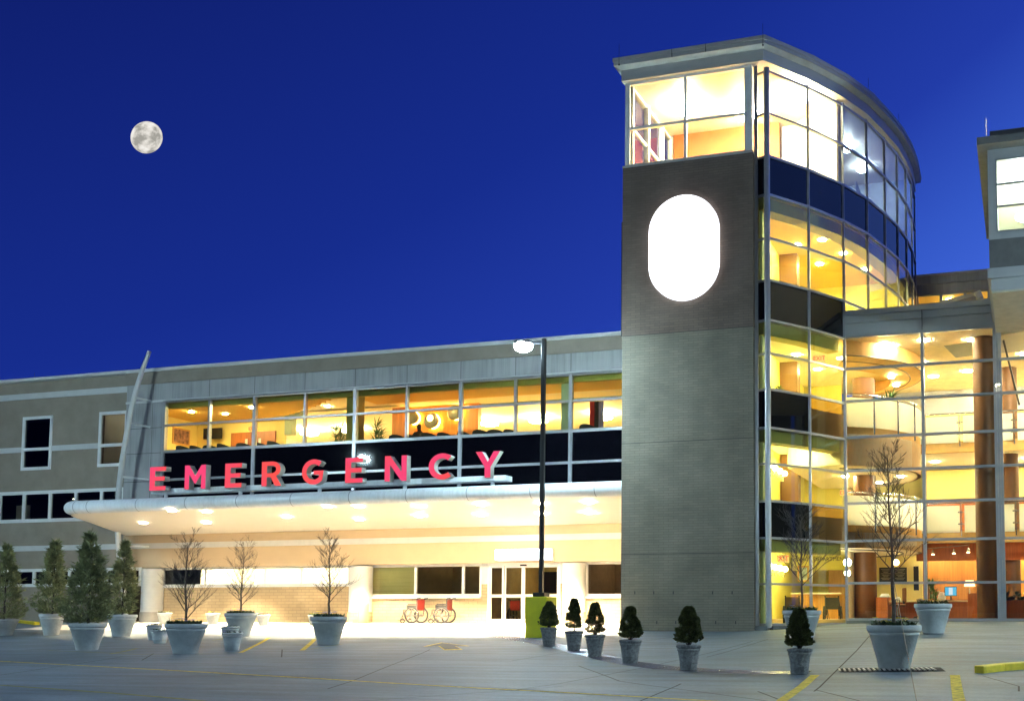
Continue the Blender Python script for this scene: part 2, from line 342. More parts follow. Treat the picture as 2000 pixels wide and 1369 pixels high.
tag(mo, 'full pale grey moon with darker patches in the deep blue sky', 'moon')
# ------------------------------------------------------------ ground
YW, YT, YL = 39.0, 33.4, 36.65
XT0, XT1 = X_(1213, YT), X_(1472, YT)
gx = [-3000, -600, -150, -90] + [-66 + 1.0 * i for i in range(99)] + [60, 150, 600, 3000]
gy = [-3000, -600, -100, -40, -10, 0, 5] + [8 + .75 * i for i in range(44)] + [60, 120, 600, 6000]
b_ = MB(); b_.v = [(x, y, g(x, y)) for y in gy for x in gx]; n_ = len(gx)
b_.f = [(j * n_ + i, j * n_ + i + 1, (j + 1) * n_ + i + 1, (j + 1) * n_ + i) for j in range(len(gy) - 1) for i in range(n_ - 1)]; b_.mi = [0] * len(b_.f)
m, N, L = nt_mat('brushed_concrete'); b = N['Principled BSDF']
tc = N.new('ShaderNodeTexCoord')
def noise(sc, det, vec=None, ro=.6, st=None):
    n = N.new('ShaderNodeTexNoise'); n.inputs['Scale'].default_value = sc; n.inputs['Detail'].default_value = det; n.inputs['Roughness'].default_value = ro
    mp = N.new('ShaderNodeMapping'); L.new(tc.outputs['Object'], mp.inputs[0])
    if st: mp.inputs['Scale'].default_value = st
    L.new(mp.outputs[0], n.inputs['Vector']); return n
n1 = noise(.25, 8); n2 = noise(1., 6, st=(.35, 2.2, 1)); n3 = noise(14, 8, ro=.75)
r1 = N.new('ShaderNodeValToRGB'); L.new(n1.outputs['Fac'], r1.inputs[0]); e = r1.color_ramp.elements
e[0].position = .3; e[0].color = (.105, .145, .178, 1); e[1].position = .7; e[1].color = (.20, .258, .31, 1)
r2 = N.new('ShaderNodeValToRGB'); L.new(n2.outputs['Fac'], r2.inputs[0]); e = r2.color_ramp.elements
e[0].position = .35; e[0].color = (.48, .48, .49, 1); e[1].position = .62; e[1].color = (1, 1, 1, 1)
r3 = N.new('ShaderNodeMapRange'); L.new(n3.outputs['Fac'], r3.inputs[0]); r3.inputs[1].default_value = .3; r3.inputs[2].default_value = .7; r3.inputs[3].default_value = .72; r3.inputs[4].default_value = 1.25
mx = N.new('ShaderNodeMix'); mx.data_type = 'RGBA'; mx.blend_type = 'MULTIPLY'; mx.inputs[0].default_value = 1; L.new(r1.outputs[0], mx.inputs[6]); L.new(r2.outputs[0], mx.inputs[7])
vs = N.new('ShaderNodeVectorMath'); vs.operation = 'SCALE'; L.new(mx.outputs[2], vs.inputs[0]); L.new(r3.outputs[0], vs.inputs['Scale'])
L.new(vs.outputs[0], b.inputs['Base Color'])
rg = N.new('ShaderNodeMapRange'); L.new(n2.outputs['Fac'], rg.inputs[0]); rg.inputs[3].default_value = .42; rg.inputs[4].default_value = .78; L.new(rg.outputs[0], b.inputs['Roughness'])
bp = N.new('ShaderNodeBump'); bp.inputs['Strength'].default_value = .35; bp.inputs['Distance'].default_value = .01; L.new(n3.outputs['Fac'], bp.inputs['Height']); L.new(bp.outputs[0], b.inputs['Normal'])
b_.build('pavement', m, smooth=True)['kind'] = 'structure'
def drape(pts, w, dz=.006, step=.4):               # a strip laid on the ground along pts (photo pixels or world)
    P = [Vector((p[0], p[1], 0)) for p in pts]; b = MB(); L_ = []
    for a, c in zip(P, P[1:]):
        n = max(1, int((c - a).length / step))
        for i in range(n): L_.append((a.lerp(c, i / n), (c - a).normalized()))
    L_.append((P[-1], (P[-1] - P[-2]).normalized()))
    for p, d in L_:
        s = Vector((d.y, -d.x, 0)) * w / 2
        for q in (p + s, p, p - s): b.v.append((q.x, q.y, g(q.x, q.y) + dz))
    for i in range(len(L_) - 1):
        for k in (0, 1): b.f.append((i * 3 + k, (i + 1) * 3 + k, (i + 1) * 3 + k + 1, i * 3 + k + 1)); b.mi.append(0)
    b.f = [f[::-1] for f in b.f]
    return b
def gp(*pp): return [G(*p) for p in pp]
def marking(pts, w, m, name='painted_line', dz=.006): tag(drape(pts, w, dz).build(name, m), kind='structure')
M['joint'] = mat('dark_joint', (.03, .03, .03), .9)
for pts, w, m in [
    (gp((-60, 1287), (0, 1291), (300, 1307), (620, 1325), (1000, 1347), (1440, 1372)), .10, 'yline'), (gp((0, 1338), (200, 1352), (400, 1369)), .10, 'fline'),
    (gp((1592, 1318), (1526, 1369)), .16, 'yline'), (gp((1865, 1318), (1874, 1372)), .17, 'yline'),
    (gp((470, 1274), (525, 1245)), .12, 'yline'), (gp((590, 1270), (615, 1248)), .14, 'yline'), (gp((215, 1277), (268, 1266)), .10, 'fline'),
    (gp((95, 1270), (280, 1278), (470, 1274)), .06, 'fline'), (gp((590, 1270), (670, 1257)), .06, 'fline'), (gp((415, 1250), (470, 1241)), .10, 'fline')]:
    marking(pts, w, M[m])
apx = [-38.4 + i * .5 for i in range(int((XT0 + 38.4) / .5) + 1)] + [XT0]; apy = [33.0, 33.4, 34.5, 36, 37.5, YW + .25]
ap = MB(); ap.v = [(x, y, g(x, y) + .012) for y in apy for x in apx]; n_ = len(apx)
ap.f = [(j * n_ + i, j * n_ + i + 1, (j + 1) * n_ + i + 1, (j + 1) * n_ + i) for j in range(len(apy) - 1) for i in range(n_ - 1)]; ap.mi = [0] * len(ap.f)
tag(ap.build('concrete_apron', mat('pale_concrete', (.56, .54, .50), .7, var=.08, scale=1.5)), kind='structure')
# cracks and slab joints
for pts in [gp((0, 1300), (330, 1288), (560, 1284)), gp((277, 1289), (300, 1276)), gp((550, 1283), (551, 1268)), gp((1000, 1290), (1160, 1262), (1320, 1243)), gp((1000, 1348), (1250, 1305), (1470, 1252)),
            gp((1590, 1350), (1640, 1303), (1700, 1240)), gp((1592, 1347), (1680, 1369)), gp((1480, 1350), (1530, 1369)), gp((1920, 1320), (1990, 1340), (1990, 1350)),
            gp((300, 1310), (640, 1296)), gp((640, 1345), (760, 1300), (840, 1268)), gp((0, 1318), (240, 1282)), gp((700, 1369), (1100, 1340)), gp((1250, 1369), (1330, 1335)), gp((1130, 1300), (1210, 1330), (1500, 1369)), gp((1700, 1240), (1990, 1246)), gp((1380, 1283), (1500, 1248)), gp((1060, 1310), (1480, 1318), (1700, 1313))]:
    marking(pts, .03, M['joint'], 'slab_joint', .004)
a4 = gp((826, 1263), (862, 1255), (918, 1262), (890, 1262), (904, 1269), (868, 1270), (856, 1262))
def gpoly(pts, dz, name, m): tag(MB().add([(p[0], p[1], g(p[0], p[1]) + dz) for p in pts], [tuple(range(len(pts)))]).build(name, m), kind='structure')
gpoly(a4, .014, 'painted_arrow', M['yline'])
cc = Vector((sum(p[0] for p in a4) / 7, sum(p[1] for p in a4) / 7, 0))
gpoly([(cc.x + (p[0] - cc.x) * .86, cc.y + (p[1] - cc.y) * .86) for p in a4], .02, 'painted_arrow', M['asphalt_arrow'])
# tactile studded paving curving past the urns
m, N, L = nt_mat('studded_metal_tile'); b = N['Principled BSDF']; b.inputs['Roughness'].default_value = .22; b.inputs['Metallic'].default_value = .6
b.inputs['Base Color'].default_value = (.42, .40, .42, 1)
tp = gp((965, 1240), (1005, 1246), (1045, 1253), (1100, 1264), (1165, 1280), (1225, 1294), (1300, 1304), (1380, 1309), (1480, 1313), (1580, 1313))
tb = drape(tp, .62, .005); tag(tb.build('studded_paving', m), kind='structure')
sb = MB()
for a, c in zip(tp, tp[1:]):
    a, c = Vector(a), Vector(c); d = (c - a); d.z = 0; ln = d.length; d.normalize(); s = Vector((d.y, -d.x, 0))
    for i in range(int(ln / .085)):
        for k in range(7):
            q = a + d * (i * .085) + s * ((k - 3) * .085); z = g(q.x, q.y) + .005
            sb.add([(q.x - .022, q.y - .022, z), (q.x + .022, q.y - .022, z), (q.x + .022, q.y + .022, z), (q.x - .022, q.y + .022, z), (q.x, q.y, z + .014)], [(0, 1, 4), (1, 2, 4), (2, 3, 4), (3, 0, 4)])
tag(sb.build('paving_stud', m), kind='structure')
# trench drain
gr = thing('drain_grate', 'long slotted metal drain grate in the concrete below the tallest bare tree', 'drain', G(1738, 1309))
ga, gb = Vector(G(1640, 1309)), Vector(G(1842, 1307)); d = (gb - ga); d.z = 0; ln = d.length; d.normalize(); s = Vector((d.y, -d.x, 0)) * .42
q = MB(); q2 = MB()
for i in range(int(ln / .09)):
    p = ga + d * i * .09; z = g(p.x, p.y) + .012; u = (p - s); v = (p + s); q.bar((u.x, u.y, z), (v.x, v.y, z), .035, .02)
q2.quad(*[(x, y, g(x, y) + .005) for x, y in [((ga + s).x, (ga + s).y), ((gb + s).x, (gb + s).y), ((gb - s).x, (gb - s).y), ((ga - s).x, (ga - s).y)]])
q.build('grille', mat('galvanised', (.35, .35, .36), .45, metal=.5), gr); q2.build('pit', mat('pit', (.01, .01, .012), 1), gr)
# yellow kerbs
def kerb(pts, label):
    t = MB()
    for a, c in zip(pts, pts[1:]):
        t.bar((a[0], a[1], g(a[0], a[1]) + .05), (c[0], c[1], g(c[0], c[1]) + .05), .2, .16)
    tag(t.build('painted_kerb', mat('kerb_yellow', (.72, .55, .02), .6, var=.25, scale=5), bevel=.02), label, 'kerb')
kerb(gp((1912, 1314), (1955, 1309), (2060, 1301)), 'thick yellow painted kerb at the right edge beside the drain')
kerb(gp((30, 1215), (72, 1220)), 'low yellow painted kerb behind the row of tall conifers')
def drop(x, y): return (x, y, g(x, y))
# ------------------------------------------------------------ emergency wing
wing = thing('hospital_wing', 'long beige two-storey wing with lit lounge windows behind the red sign', 'building', (X_(600, YW), YW, -.45))
XL, XR = -78.0, XT0
zr = lambda py: Z_(1200, py, YW)
zroof, zb1, zg1, ztr, zs, zbm, zcan = zr(651.5), zr(685), zr(727), zr(779.5), zr(838), zr(900.5), Z_(1200, 1022, YW)
xc0, xc1 = X_(247, YW, 900), X_(322, YW, 830)
zl = lambda py, x=100: Z_(x, py, YW)
wl = [(44, 102, 815, 919), (193, 249, 805, 911)]
H1 = []
for a, b, t, bo in wl: H1.append((X_(a, YW, 860), X_(b, YW, 860), zl(bo, a), zl(t, a)))
H1[1] = (H1[1][0], xc0, H1[0][2], H1[0][3]); 
z3a, z3b = zl(1021, 30), zl(960, 30)
H2 = (-52.0, xc0, z3a, z3b)
zb0, zb9 = zl(1146, 30), zl(1111, 30)
H3 = (-60, X_(277, YW, 1120), zb0, zb9)
MB().wall(XL, xc0, g(-45, YW) - .4, zroof - .15, YW, .3, [*H1, H2, H3]).build('wall', M['stucco'], wing, weld=True)
# white bands
tb = MB()
tb.box(XL, xc0, YW - .04, YW, zl(784, 0), zl(773, 0)); tb.box(XL, H1[0][0], YW - .04, YW, zl(886, 0), zl(876, 0)); tb.box(H1[0][1], H1[1][0], YW - .04, YW, zl(886, 0), zl(876, 0))
tb.box(XL, XR, YW - .04, YW, zl(1077, 0), zl(1067, 0))
tb.build('band', M['trim'], wing)
for h in H1:
    mid = (zl(886, 0) + zl(876, 0)) / 2
    window(wing, *h, YW, fw=.14, gm=M['glass_d'], zs=[mid], proud=.04, depth=.12)
xs = [X_(p, YW, 990) for p in (0, 47, 98, 148, 198)]; window(wing, *H2, YW, fw=.16, gm=M['glass_d'], xs=[xs[0] - 2.2, *[x - .0 for x in xs]], proud=.04)
window(wing, *H3, YW, fw=.14, gm=M['glass_d'], xs=[X_(p, YW, 1120) for p in (-50, 20, 67, 136, 208)], proud=.04)
# cladding bay with lounge glazing
cl = MB(); YB = YW - .12
holes = [(xc1, XR - .02, zcan + .3, zg1)]
cl.wall(xc0, XR, zcan + .1, zb1, YB, .3, holes); clo = cl.build('cladding', M['clad'], wing)
JL = mat('joint_line', (.12, .12, .12), .8)
for p in (410, 498, 596, 694, 795, 900, 1007, 1115): MB().box(X_(p, YB, 740) - .012, X_(p, YB, 740) + .012, YB - .003, YB, zg1, zb1).build('panel_joint', JL, wing)
for p in (296,): MB().box(X_(p, YB, 860) - .012, X_(p, YB, 860) + .012, YB - .003, YB, zcan + .2, zb1).build('panel_joint', JL, wing)
for py in (787, 836, 885, 940): z = Z_(290, py, YB); MB().box(xc0, xc1, YB - .0032, YB, z - .012, z + .012).build('panel_joint', JL, wing)
MB().box(xc0, XR, YB - .05, YB, zg1 + .0, zg1 + .10).build('window_head', M['trim'], wing)
# parapet: upper beige band flush + top coping
MB().wall(xc0, XR, zb1, zroof - .15, YW - .22, .5).build('parapet', M['stucco'], wing)
MB().box(XL, XR, YW - .30, YW + .4, zroof - .15, zroof).build('coping', M['trim'], wing, bevel=.02)
bays = [322, 410, 498, 596, 694, 795, 900, 1007, 1115]
bx = [X_(p, YB, 800) for p in bays] + [XR]
fr = MB()
for i, x in enumerate(bx[:-1]):
    m_ = i in (0, 2, 4, 6, 8); w_ = .05 if not m_ else .075
    fr.box(x - w_, x + w_, YB - .06, YB + .1, zs if not m_ else zcan + .2, zg1)
for z, h in ((ztr, .045), (zs, .06), (zbm, .05), (zg1, .05)): fr.box(xc1, XR, YB - .05, YB + .1, z - h, z + h)
fr.build('curtain_frame', M['alu'], wing)
for i in range(len(bx) - 1):
    a, b = bx[i] + .05, bx[i + 1] - .05
    MB().quad((a, YB, zs), (b, YB, zs), (b, YB, zg1), (a, YB, zg1)).build('window_pane', M['glass_y'], wing)
for i in range(0, len(bx) - 1, 2):
    a, b = bx[i], bx[min(i + 2, len(bx) - 1)]
    MB().box(a + .07, b - .07, YB + .0, YB + .05, zbm + .05, zs - .06).build('spandrel_panel', M['black_glass'], wing)
    MB().box(a + .07, b - .07, YB + .0, YB + .05, zcan + .3, zbm - .05).build('spandrel_panel', M['black_glass'], wing)
# body of the wing: roof, back, ends, slabs
bd = MB(); bd.box(XL, XR, YW + .3, 60, zroof - .5, zroof - .3); bd.box(XL, XR, 59.8, 60, -.8, zroof - .5); bd.box(XL, XL + .3, YW + .3, 59.8, -.8, zroof - .5)
bd.box(XL + .3, XR, YW + .3, 59.8, 2.85, 3.2); bd.box(XL + .3, XR, YW + .3, 59.8, 5.9, 6.25)
bd.box(XL + .3, XR, YW + .3, 59.8, zroof - .95, zroof - .85)
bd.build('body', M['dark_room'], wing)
# storey under the canopy: recessed wall, brick below the sills
YG = YW + .25; zhd = Z_(1200, 1095.5, YW); zsill = Z_(1100, 1166.5, YG); zgr = -.46
MB().box(xc0, XR, YW, YG + .4, zhd, zcan + .3).build('wall', M['stucco_warm'], wing)
gh = []
wa = [(317, 398), (404, 512), (514, 590), (592, 682)]
zw1a, zw1b = Z_(500, 1144, YG), Z_(500, 1106, YG)
Hg1 = (X_(312, YG), X_(683, YG), zw1a, zw1b)
Hg2 = (X_(721, YG), X_(941, YG), Z_(800, 1165, YG), zhd)
Hdoor = (X_(953, YG), X_(1095, YG), zgr, zhd)
Hg3 = (X_(1143, YG), XR, Z_(1180, 1164, YG), zhd)
xcol = X_(294, YW)
for s0, s1 in ((X_(277, YG), Hg2[0]), (Hg2[1], Hdoor[0]), (Hdoor[1], Hg3[0])): MB().wall(s0, s1, zw1a, zhd, YG, .2, [Hg1]).build('wall', M['trim'], wing)
MB().wall(X_(277, YG), XR, zgr - .2, zw1a, YG, .2, [Hg2, Hdoor, Hg3]).build('brick_base', M['brick_tan'], wing)
for q in ((X_(310, YG), X_(685, YG), YG - .09, YG, zw1a - .05, zw1a + .02), (X_(719, YG), Hg2[1], YG - .09, YG, Hg2[2] - .07, Hg2[2]), (Hg3[0], XR, YG - .09, YG, Hg3[2] - .07, Hg3[2])): MB().box(*q).build('sill', M['white'], wing)
window(wing, *Hg1, YG + .06, fw=.1, gm=M['glass'], xs=[X_(p, YG) for p in (401, 517, 588)])
window(wing, *Hg2, YG + .06, fw=.11, gm=M['glass'], xs=[X_(p, YG) for p in (811, 904)])
window(wing, *Hg3, YG + .06, fw=.1, gm=M['glass'])
for p0, p1 in ((277, 311), (681, 720), (1097, 1139)):
    x0, x1 = X_(p0, YW - .1), X_(p1, YW - .1); r_ = (x1 - x0) / 2
    MB().lathe([(r_, 0), (r_, zhd + .4)], ((x0 + x1) / 2, YW + .1, zgr), 32).build('column', M['trim'], wing, smooth=True)
    MB().lathe([(r_ + .03, 0), (r_ + .03, .52)], ((x0 + x1) / 2, YW + .1, zgr - .05), 32).build('column_base', M['brick_tan'] if p0 != 277 else mat('base_grey', (.3, .29, .27), .9), wing, smooth=True)
# entrance doors
d = MB(); x0, x1, z0, z1 = Hdoor; f_ = .07
xm = [x0, X_(977 + 7, YG), X_(1021, YG), X_(1057, YG), x1]
zt = Z_(1030, 1103, YG); zm0, zm1 = Z_(1030, 1166, YG), Z_(1030, 1160, YG)
d.box(x0, x1, YG - .02, YG + .12, zt, z1); d.box(x0, x0 + .09, YG - .02, YG + .12, z0, zt); d.box(x1 - .09, x1, YG - .02, YG + .12, z0, zt)
d.build('door_frame', M['white'], wing)
for i in range(4):
    a, b = xm[i] + (.09 if i == 0 else .01), xm[i + 1] - (.09 if i == 3 else .01); y = YG + (.02 if i in (0, 3) else .06)
    q = MB().box(a, a + f_, y, y + .04, z0, zt).box(b - f_, b, y, y + .04, z0, zt).box(a + f_, b - f_, y, y + .04, z0, z0 + .18).box(a + f_, b - f_, y, y + .04, zt - .1, zt).box(a + f_, b - f_, y, y + .04, zm0, zm1)
    dr = q.build('door', M['white'], wing)
    MB().quad((a + f_, y + .02, z0 + .18), (b - f_, y + .02, z0 + .18), (b - f_, y + .02, zt - .1), (a + f_, y + .02, zt - .1)).build('pane', M['glass'], dr)
    if i in (1, 2): MB().lathe([(.12, 0), (.12, .004)], (0, 0, 0), 20).build('round_sticker', emat('sticker', (.9, .75, .02), .45), dr).matrix_local = Matrix.Translation(Vector((X_(1004 if i == 1 else 1042, YG, 1139), y + .01, Z_(1020, 1139, YG))) - ORG[wing.name]) @ Matrix.Rotation(R(90), 4, 'X')
MB().box(X_(1017, YG), X_(1029, YG), YG - .06, YG, Z_(1020, 1105, YG), Z_(1020, 1102, YG)).build('door_sensor', M['pole'], wing)
# rooms behind the wing's glazing
def room(parent, x0, x1, y0, y1, z0, z1, wallm, floorm=None, ceilm=None, name='room'):
    return MB().inroom(x0, x1, y0, y1, z0, z1).build(name, [floorm or M['carpet'], ceilm or M['cream'], wallm], parent)
WARM, WHITE, COOL, NEUT = (1, .80, .50), (1, .93, .72), (.78, .93, 1), (1, .88, .62)
def lights(parent, pts, z, r, watts, c, **k):
    for x, y in pts: lamp_disc(parent, x, y, z, r, watts, c, **k)
zf0 = -.42
xa = X_(385, YG)
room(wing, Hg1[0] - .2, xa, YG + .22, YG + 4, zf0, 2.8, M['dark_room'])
room(wing, xa + .02, Hg1[1] + .4, YG + .22, YG + 3, zf0, 2.8, M['white_wall'])
for x in (xa + 1.2, (xa + Hg1[1]) / 2 - .6, (xa + Hg1[1]) / 2 + 1, Hg1[1] - .6): lamp_disc(wing, x, YG + 1.2, 2.78, .3, 85, WHITE, name='ceiling_light')
room(wing, Hg2[0] - .1, X_(811, YG), YG + .22, YG + 2.5, zf0, 2.8, M['yel_wall']); lamp_disc(wing, X_(770, YG), YG + 1.2, 2.78, .2, 16, WARM)
MB().box(Hg2[0], X_(808, YG), YG + .14, YG + .15, Hg2[2] + .1, zhd - .1).build('blind', [streaky('blind_yellow', (.72, .62, .22), (.5, .42, .1), sx=.2, sz=30, amount=.8)], wing)
room(wing, X_(812, YG), Hg2[1] + .3, YG + .22, YG + 3, zf0, 2.8, mat('khaki_wall', (.30, .23, .10), .8)); lamp_disc(wing, X_(870, YG), YG + 2.4, 2.78, .12, 2.5, WARM)
room(wing, Hdoor[0], Hdoor[1], YG + .22, YG + 5, zf0, 2.8, mat('ochre_wall', (.55, .42, .14), .8), M['tile_floor']); lamp_disc(wing, X_(1020, YG), YG + 2.5, 2.78, .14, 14, WARM)
room(wing, Hg3[0] - .3, XR, YG + .22, YG + 4, zf0, 2.8, mat('tan_wall', (.32, .22, .12), .8)); lamp_disc(wing, X_(1180, YG), YG + 2.6, 2.78, .14, 5, WARM)
for x in (1069, 1088):
    p = at(x + 2, 1138, YG + 4.9); q_ = MB().box(p[0] - .55 * .5, p[0] + .5 * .5, YG + 4.85, YG + 4.9, p[2] - .45, p[2] + .5).build('notice_board', mat('notice_black', (.02, .02, .02), .5), None)
    tag(q_, f'black notice board inside the entrance doors, {"nearer the lamp post" if x == 1069 else "nearer the door jamb"}', 'notice board')
# dark rooms on the far left of the wing
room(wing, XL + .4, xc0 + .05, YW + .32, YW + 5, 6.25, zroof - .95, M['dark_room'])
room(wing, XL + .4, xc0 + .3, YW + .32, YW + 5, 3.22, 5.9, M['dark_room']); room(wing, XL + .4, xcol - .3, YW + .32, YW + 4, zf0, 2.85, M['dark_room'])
xw = H1[1][0] - .4
MB().box(xw, xw + .1, YW + .34, YW + 4.9, 6.25, zroof - .95).build('partition', M['white_wall'], wing)
MB().box(xw + .12, xc0 + .02, YW + 3, YW + 3.1, 6.25, zroof - .95).build('partition', M['stucco_warm'], wing)
lamp_disc(wing, xw + 1.5, YW + 1.8, zroof - .96, .12, 16, WHITE)
lamp_disc(wing, H1[0][1] + .2, YW + 4, 7.0, .1, .5, (1, .35, .1))
lamp_disc(wing, X_(35, YW), YW + 3, 5.6, .12, 2.5, WHITE)
lamp_disc(wing, X_(150, YW), YW + 3, 2.6, .12, 3, (1, .5, .15)); lamp_disc(wing, X_(45, YW), YW + 2, 2.2, .1, 1.2, (1, .1, .05))  # the red disc is added, standing in for a red reflection in the pane
cx_ = [X_(p, YW, 990) for p in (17, 44)]; MB().box(cx_[0], cx_[1], YW + .4, YW + .44, z3a + .1, Z_(30, 985, YW)).build('curtain', M['white_wall'], wing)
# ------------------------------------------------------------ upstairs lounge
zfl, zce = 6.3, zg1 + .12
YK = 43.0; lx0, lx1 = X_(384, 43.0, 830), XR - .1
MB().inroom(lx0, lx1, YW + .2, 56, zfl, zce).build('lounge_room', [M['carpet'], M['cream'], M['white_wall']], wing)
Xk = lambda p, Y=YK, py=820: X_(p, Y, py)
MB().box(lx0 + .01, lx0 + .05, YW + .4, YK, zfl, zce).build('side_wall', M['yel_wall'], wing)
MB().wall(lx0 + .05, Xk(556), zfl, zce, YK, .15).build('back_wall', M['yel_wall'], wing)
sx0, sx1 = Xk(556), Xk(772)
hb = MB(); n_ = 14
zo = Z_(600, 790, YK)
for i in range(n_):                                       # arched sage wall over the bright opening
    a, b = sx0 + (sx1 - sx0) * i / n_, sx0 + (sx1 - sx0) * (i + 1) / n_; t = (i + .5) / n_
    hb.box(a, b, YK, YK + .3, zo - 1.9 * max(0, 1 - t * 5) ** 1.6, zce)
hb.build('arched_wall', M['sage'], wing)
MB().wall(Xk(766, 43.6), Xk(934, 43.6), zfl, zce, 43.6, .3).build('wood_wall', mat('orange_wood', (.62, .22, .035), .45, var=.2, scale=2, stretch=(7, 7, .4)), wing)
MB().box(Xk(934, 43.9), lx1, 43.9, 44.2, Z_(1000, 790, 43.9), zce).build('header', M['sage'], wing)
for p0, p1 in ((688, 712), (1104, 1119)): MB().box(X_(p0, YW + .9, 800), X_(p1, YW + .9, 800), YW + .5, YW + .9, zfl, zce).build('pillar', M['olive'] if p0 == 688 else M['sage'], wing)
MB().box(lx0, X_(712, YW + .5), YW + .25, YW + .45, zce - .34, zce).box(X_(712, YW + .5), lx1, YW + .25, YW + .45, zce - .34, zce).build('bulkhead', M['olive'], wing)
cs = MB(); n_ = 20                                        # dropped gold ceiling with a curved edge
ga_, gb_ = lx0 + .05, Xk(690, 41)
for i in range(n_):
    a, b = ga_ + (gb_ - ga_) * i / n_, ga_ + (gb_ - ga_) * (i + 1) / n_; t = (i + .5) / n_
    cs.box(a, b, YW + .46, YW + .5 + 4.6 * (1 - t ** 1.7), zce - .28, zce - .16)
cs.build('dropped_ceiling', M['gold_ceil'], wing)
MB().box(Xk(720, 41), XR - 2.6, YW + .46, YW + 2.6, zce - .22, zce - .1).build('dropped_ceiling', M['gold_ceil'], wing)
def dl(px, py, zc, c, wt, r=.11): d_ = ray(px, py); t = zc / d_[2]; lamp_disc(wing, d_[0] * t, d_[1] * t, zc, r, wt, c)
for p in ((374, 804), (455, 789), (440, 808), (492, 795)): dl(*p, zce - .285, (1, .88, .56), 42)
for p in ((583, 785), (640, 793), (526, 817), (508, 826), (831, 775), (938, 769), (860, 800), (1010, 790)): dl(*p, zce - .01, (1, .88, .56), 42)
for p in ((1170, 745), (1130, 752)): dl(*p, zce - .01, WHITE, 40)
for x in (Xk(640, 49), Xk(720, 49), Xk(965, 48), Xk(1060, 48), Xk(1170, 47)): lamp_disc(wing, x, 47.5, zce - .02, .45, 330, WHITE, name='ceiling_light')
# chairs along the glass
def lounge_chair():
    t = thing('lounge_chair', 'x', 'chair', (0, 0, 0)); 
    b = MB(); n = 12
    for i in range(n):                                    # barrel back
        a0, a1 = R(-20 + 220 * i / n), R(-20 + 220 * (i + 1) / n)
        for r0, r1 in ((.27, .33),):
            P = lambda a, r, z: (r * math.cos(a), r * math.sin(a) * .95, z)
            zt = lambda a: .74 + .11 * math.sin(max(0, min(math.pi, a)))
            b.add([P(a0, r0, .4), P(a1, r0, .4), P(a1, r0, zt(a1)), P(a0, r0, zt(a0)), P(a0, r1, .4), P(a1, r1, .4), P(a1, r1, zt(a1)), P(a0, r1, zt(a0))],
                  [(0, 3, 2, 1), (4, 5, 6, 7), (3, 7, 6, 2), (0, 1, 5, 4)])
    b.build('backrest', M['upholstery'], t); MB().lathe([(.27, .36), (.29, .40), (.28, .46), (.2, .48)], n=20).build('seat', M['upholstery'], t, smooth=True)
    for sx in (-1, 1):
        for sy in (-1, 1): MB().tube([(sx * .2, sy * .2, .37), (sx * .22, sy * .22, 0)], [.02, .014]).build('leg', M['wood'], t)
    return t
ch0 = lounge_chair(); k = 0
labs = ['seen against the bright yellow wall', 'beside the first under the wall picture', 'under the wall television', 'right of the television', 'before the double wooden doors', 'by the right leaf of the doors', 'before the white opening',
        'left of the seated person', 'with a person leaning on it', 'under the round wall lamp', 'under the right round lamp', 'at the end of the wood wall', 'before the bright corridor', 'right in the bright corridor view', 'in the white room', 'before the flags']
for i, p in enumerate([363, 389, 415, 442, 480, 512, 540, 778, 810, 839, 872, 911, 941, 968, 1001, 1150]):
    c = ch0 if i == 0 else copy_tree(ch0); Yc = YW + 1.0 + .12 * (i % 3)
    c.location = (X_(p, Yc, 840), Yc, zfl); c.rotation_euler.z = R(180 + random.uniform(-25, 25)); c.scale = (1.2, 1.2, 1.46)
    tag(c, f'dark barrel-back lounge chair behind the upper glass, {labs[i]}', 'chair', 'lounge chairs along the upper windows')
# doors, tv, picture, lamps, plants in the lounge
for a, b, s in ((455, 497, 1), (501, 541, 0)):
    t = thing('wooden_door', f'cherry wood door upstairs, {"left" if s else "right"} leaf of the pair under the exit sign', 'door', (Xk((a + b) / 2), YK - .1, zfl))
    MB().box(Xk(a), Xk(b), YK - .1, YK - .02, zfl, Z_(480, 845, YK)).build('leaf', M['wood'], t); xg = Xk(b - 14 if s else a + 8)
    MB().box(xg, xg + .14, YK - .115, YK - .1, Z_(480, 872, YK), Z_(480, 858, YK)).build('glass_slot', emat('slot', (1, .95, .7), .9), t)
tv = thing('wall_television', 'flat black television hanging on the yellow lounge wall', 'television', at(415, 848, YK))
p = at(397, 858, YK - .3); q = at(433, 835, YK - .3); MB().box(p[0], q[0], YK - .32, YK - .24, p[2], q[2]).build('screen', mat('tv_black', (.01, .01, .01), .2), tv, bevel=.01)
MB().box(p[0] + .4, q[0] - .4, YK - .24, YK, p[2] + .1, q[2] - .2).build('bracket', M['pole'], tv)
def picture(x0, x1, y, z0, z1, label, side=False, c=(.25, .12, .08)):
    t = thing('framed_picture', label, 'picture', (x0, y, z0)); 
    if side:
        MB().box(x0, x0 + .04, y, y + 1.1, z0, z1).build('frame', M['wood_l'], t); MB().box(x0 + .04, x0 + .045, y + .08, y + 1.02, z0 + .08, z1 - .08).build('print', mat('print_side', c, .5, var=.8, scale=6), t)
    else:
        MB().box(x0, x1, y - .04, y, z0, z1).build('frame', M['wood_l'], t); MB().box(x0 + .06, x1 - .06, y - .045, y - .04, z0 + .06, z1 - .06).build('print', mat('print', c, .5, var=.8, scale=6), t)
picture(lx0 + .05, 0, 41.4, Z_(338, 870, 42), Z_(338, 838, 42), 'framed print on the yellow side wall at the left end of the lounge', True)
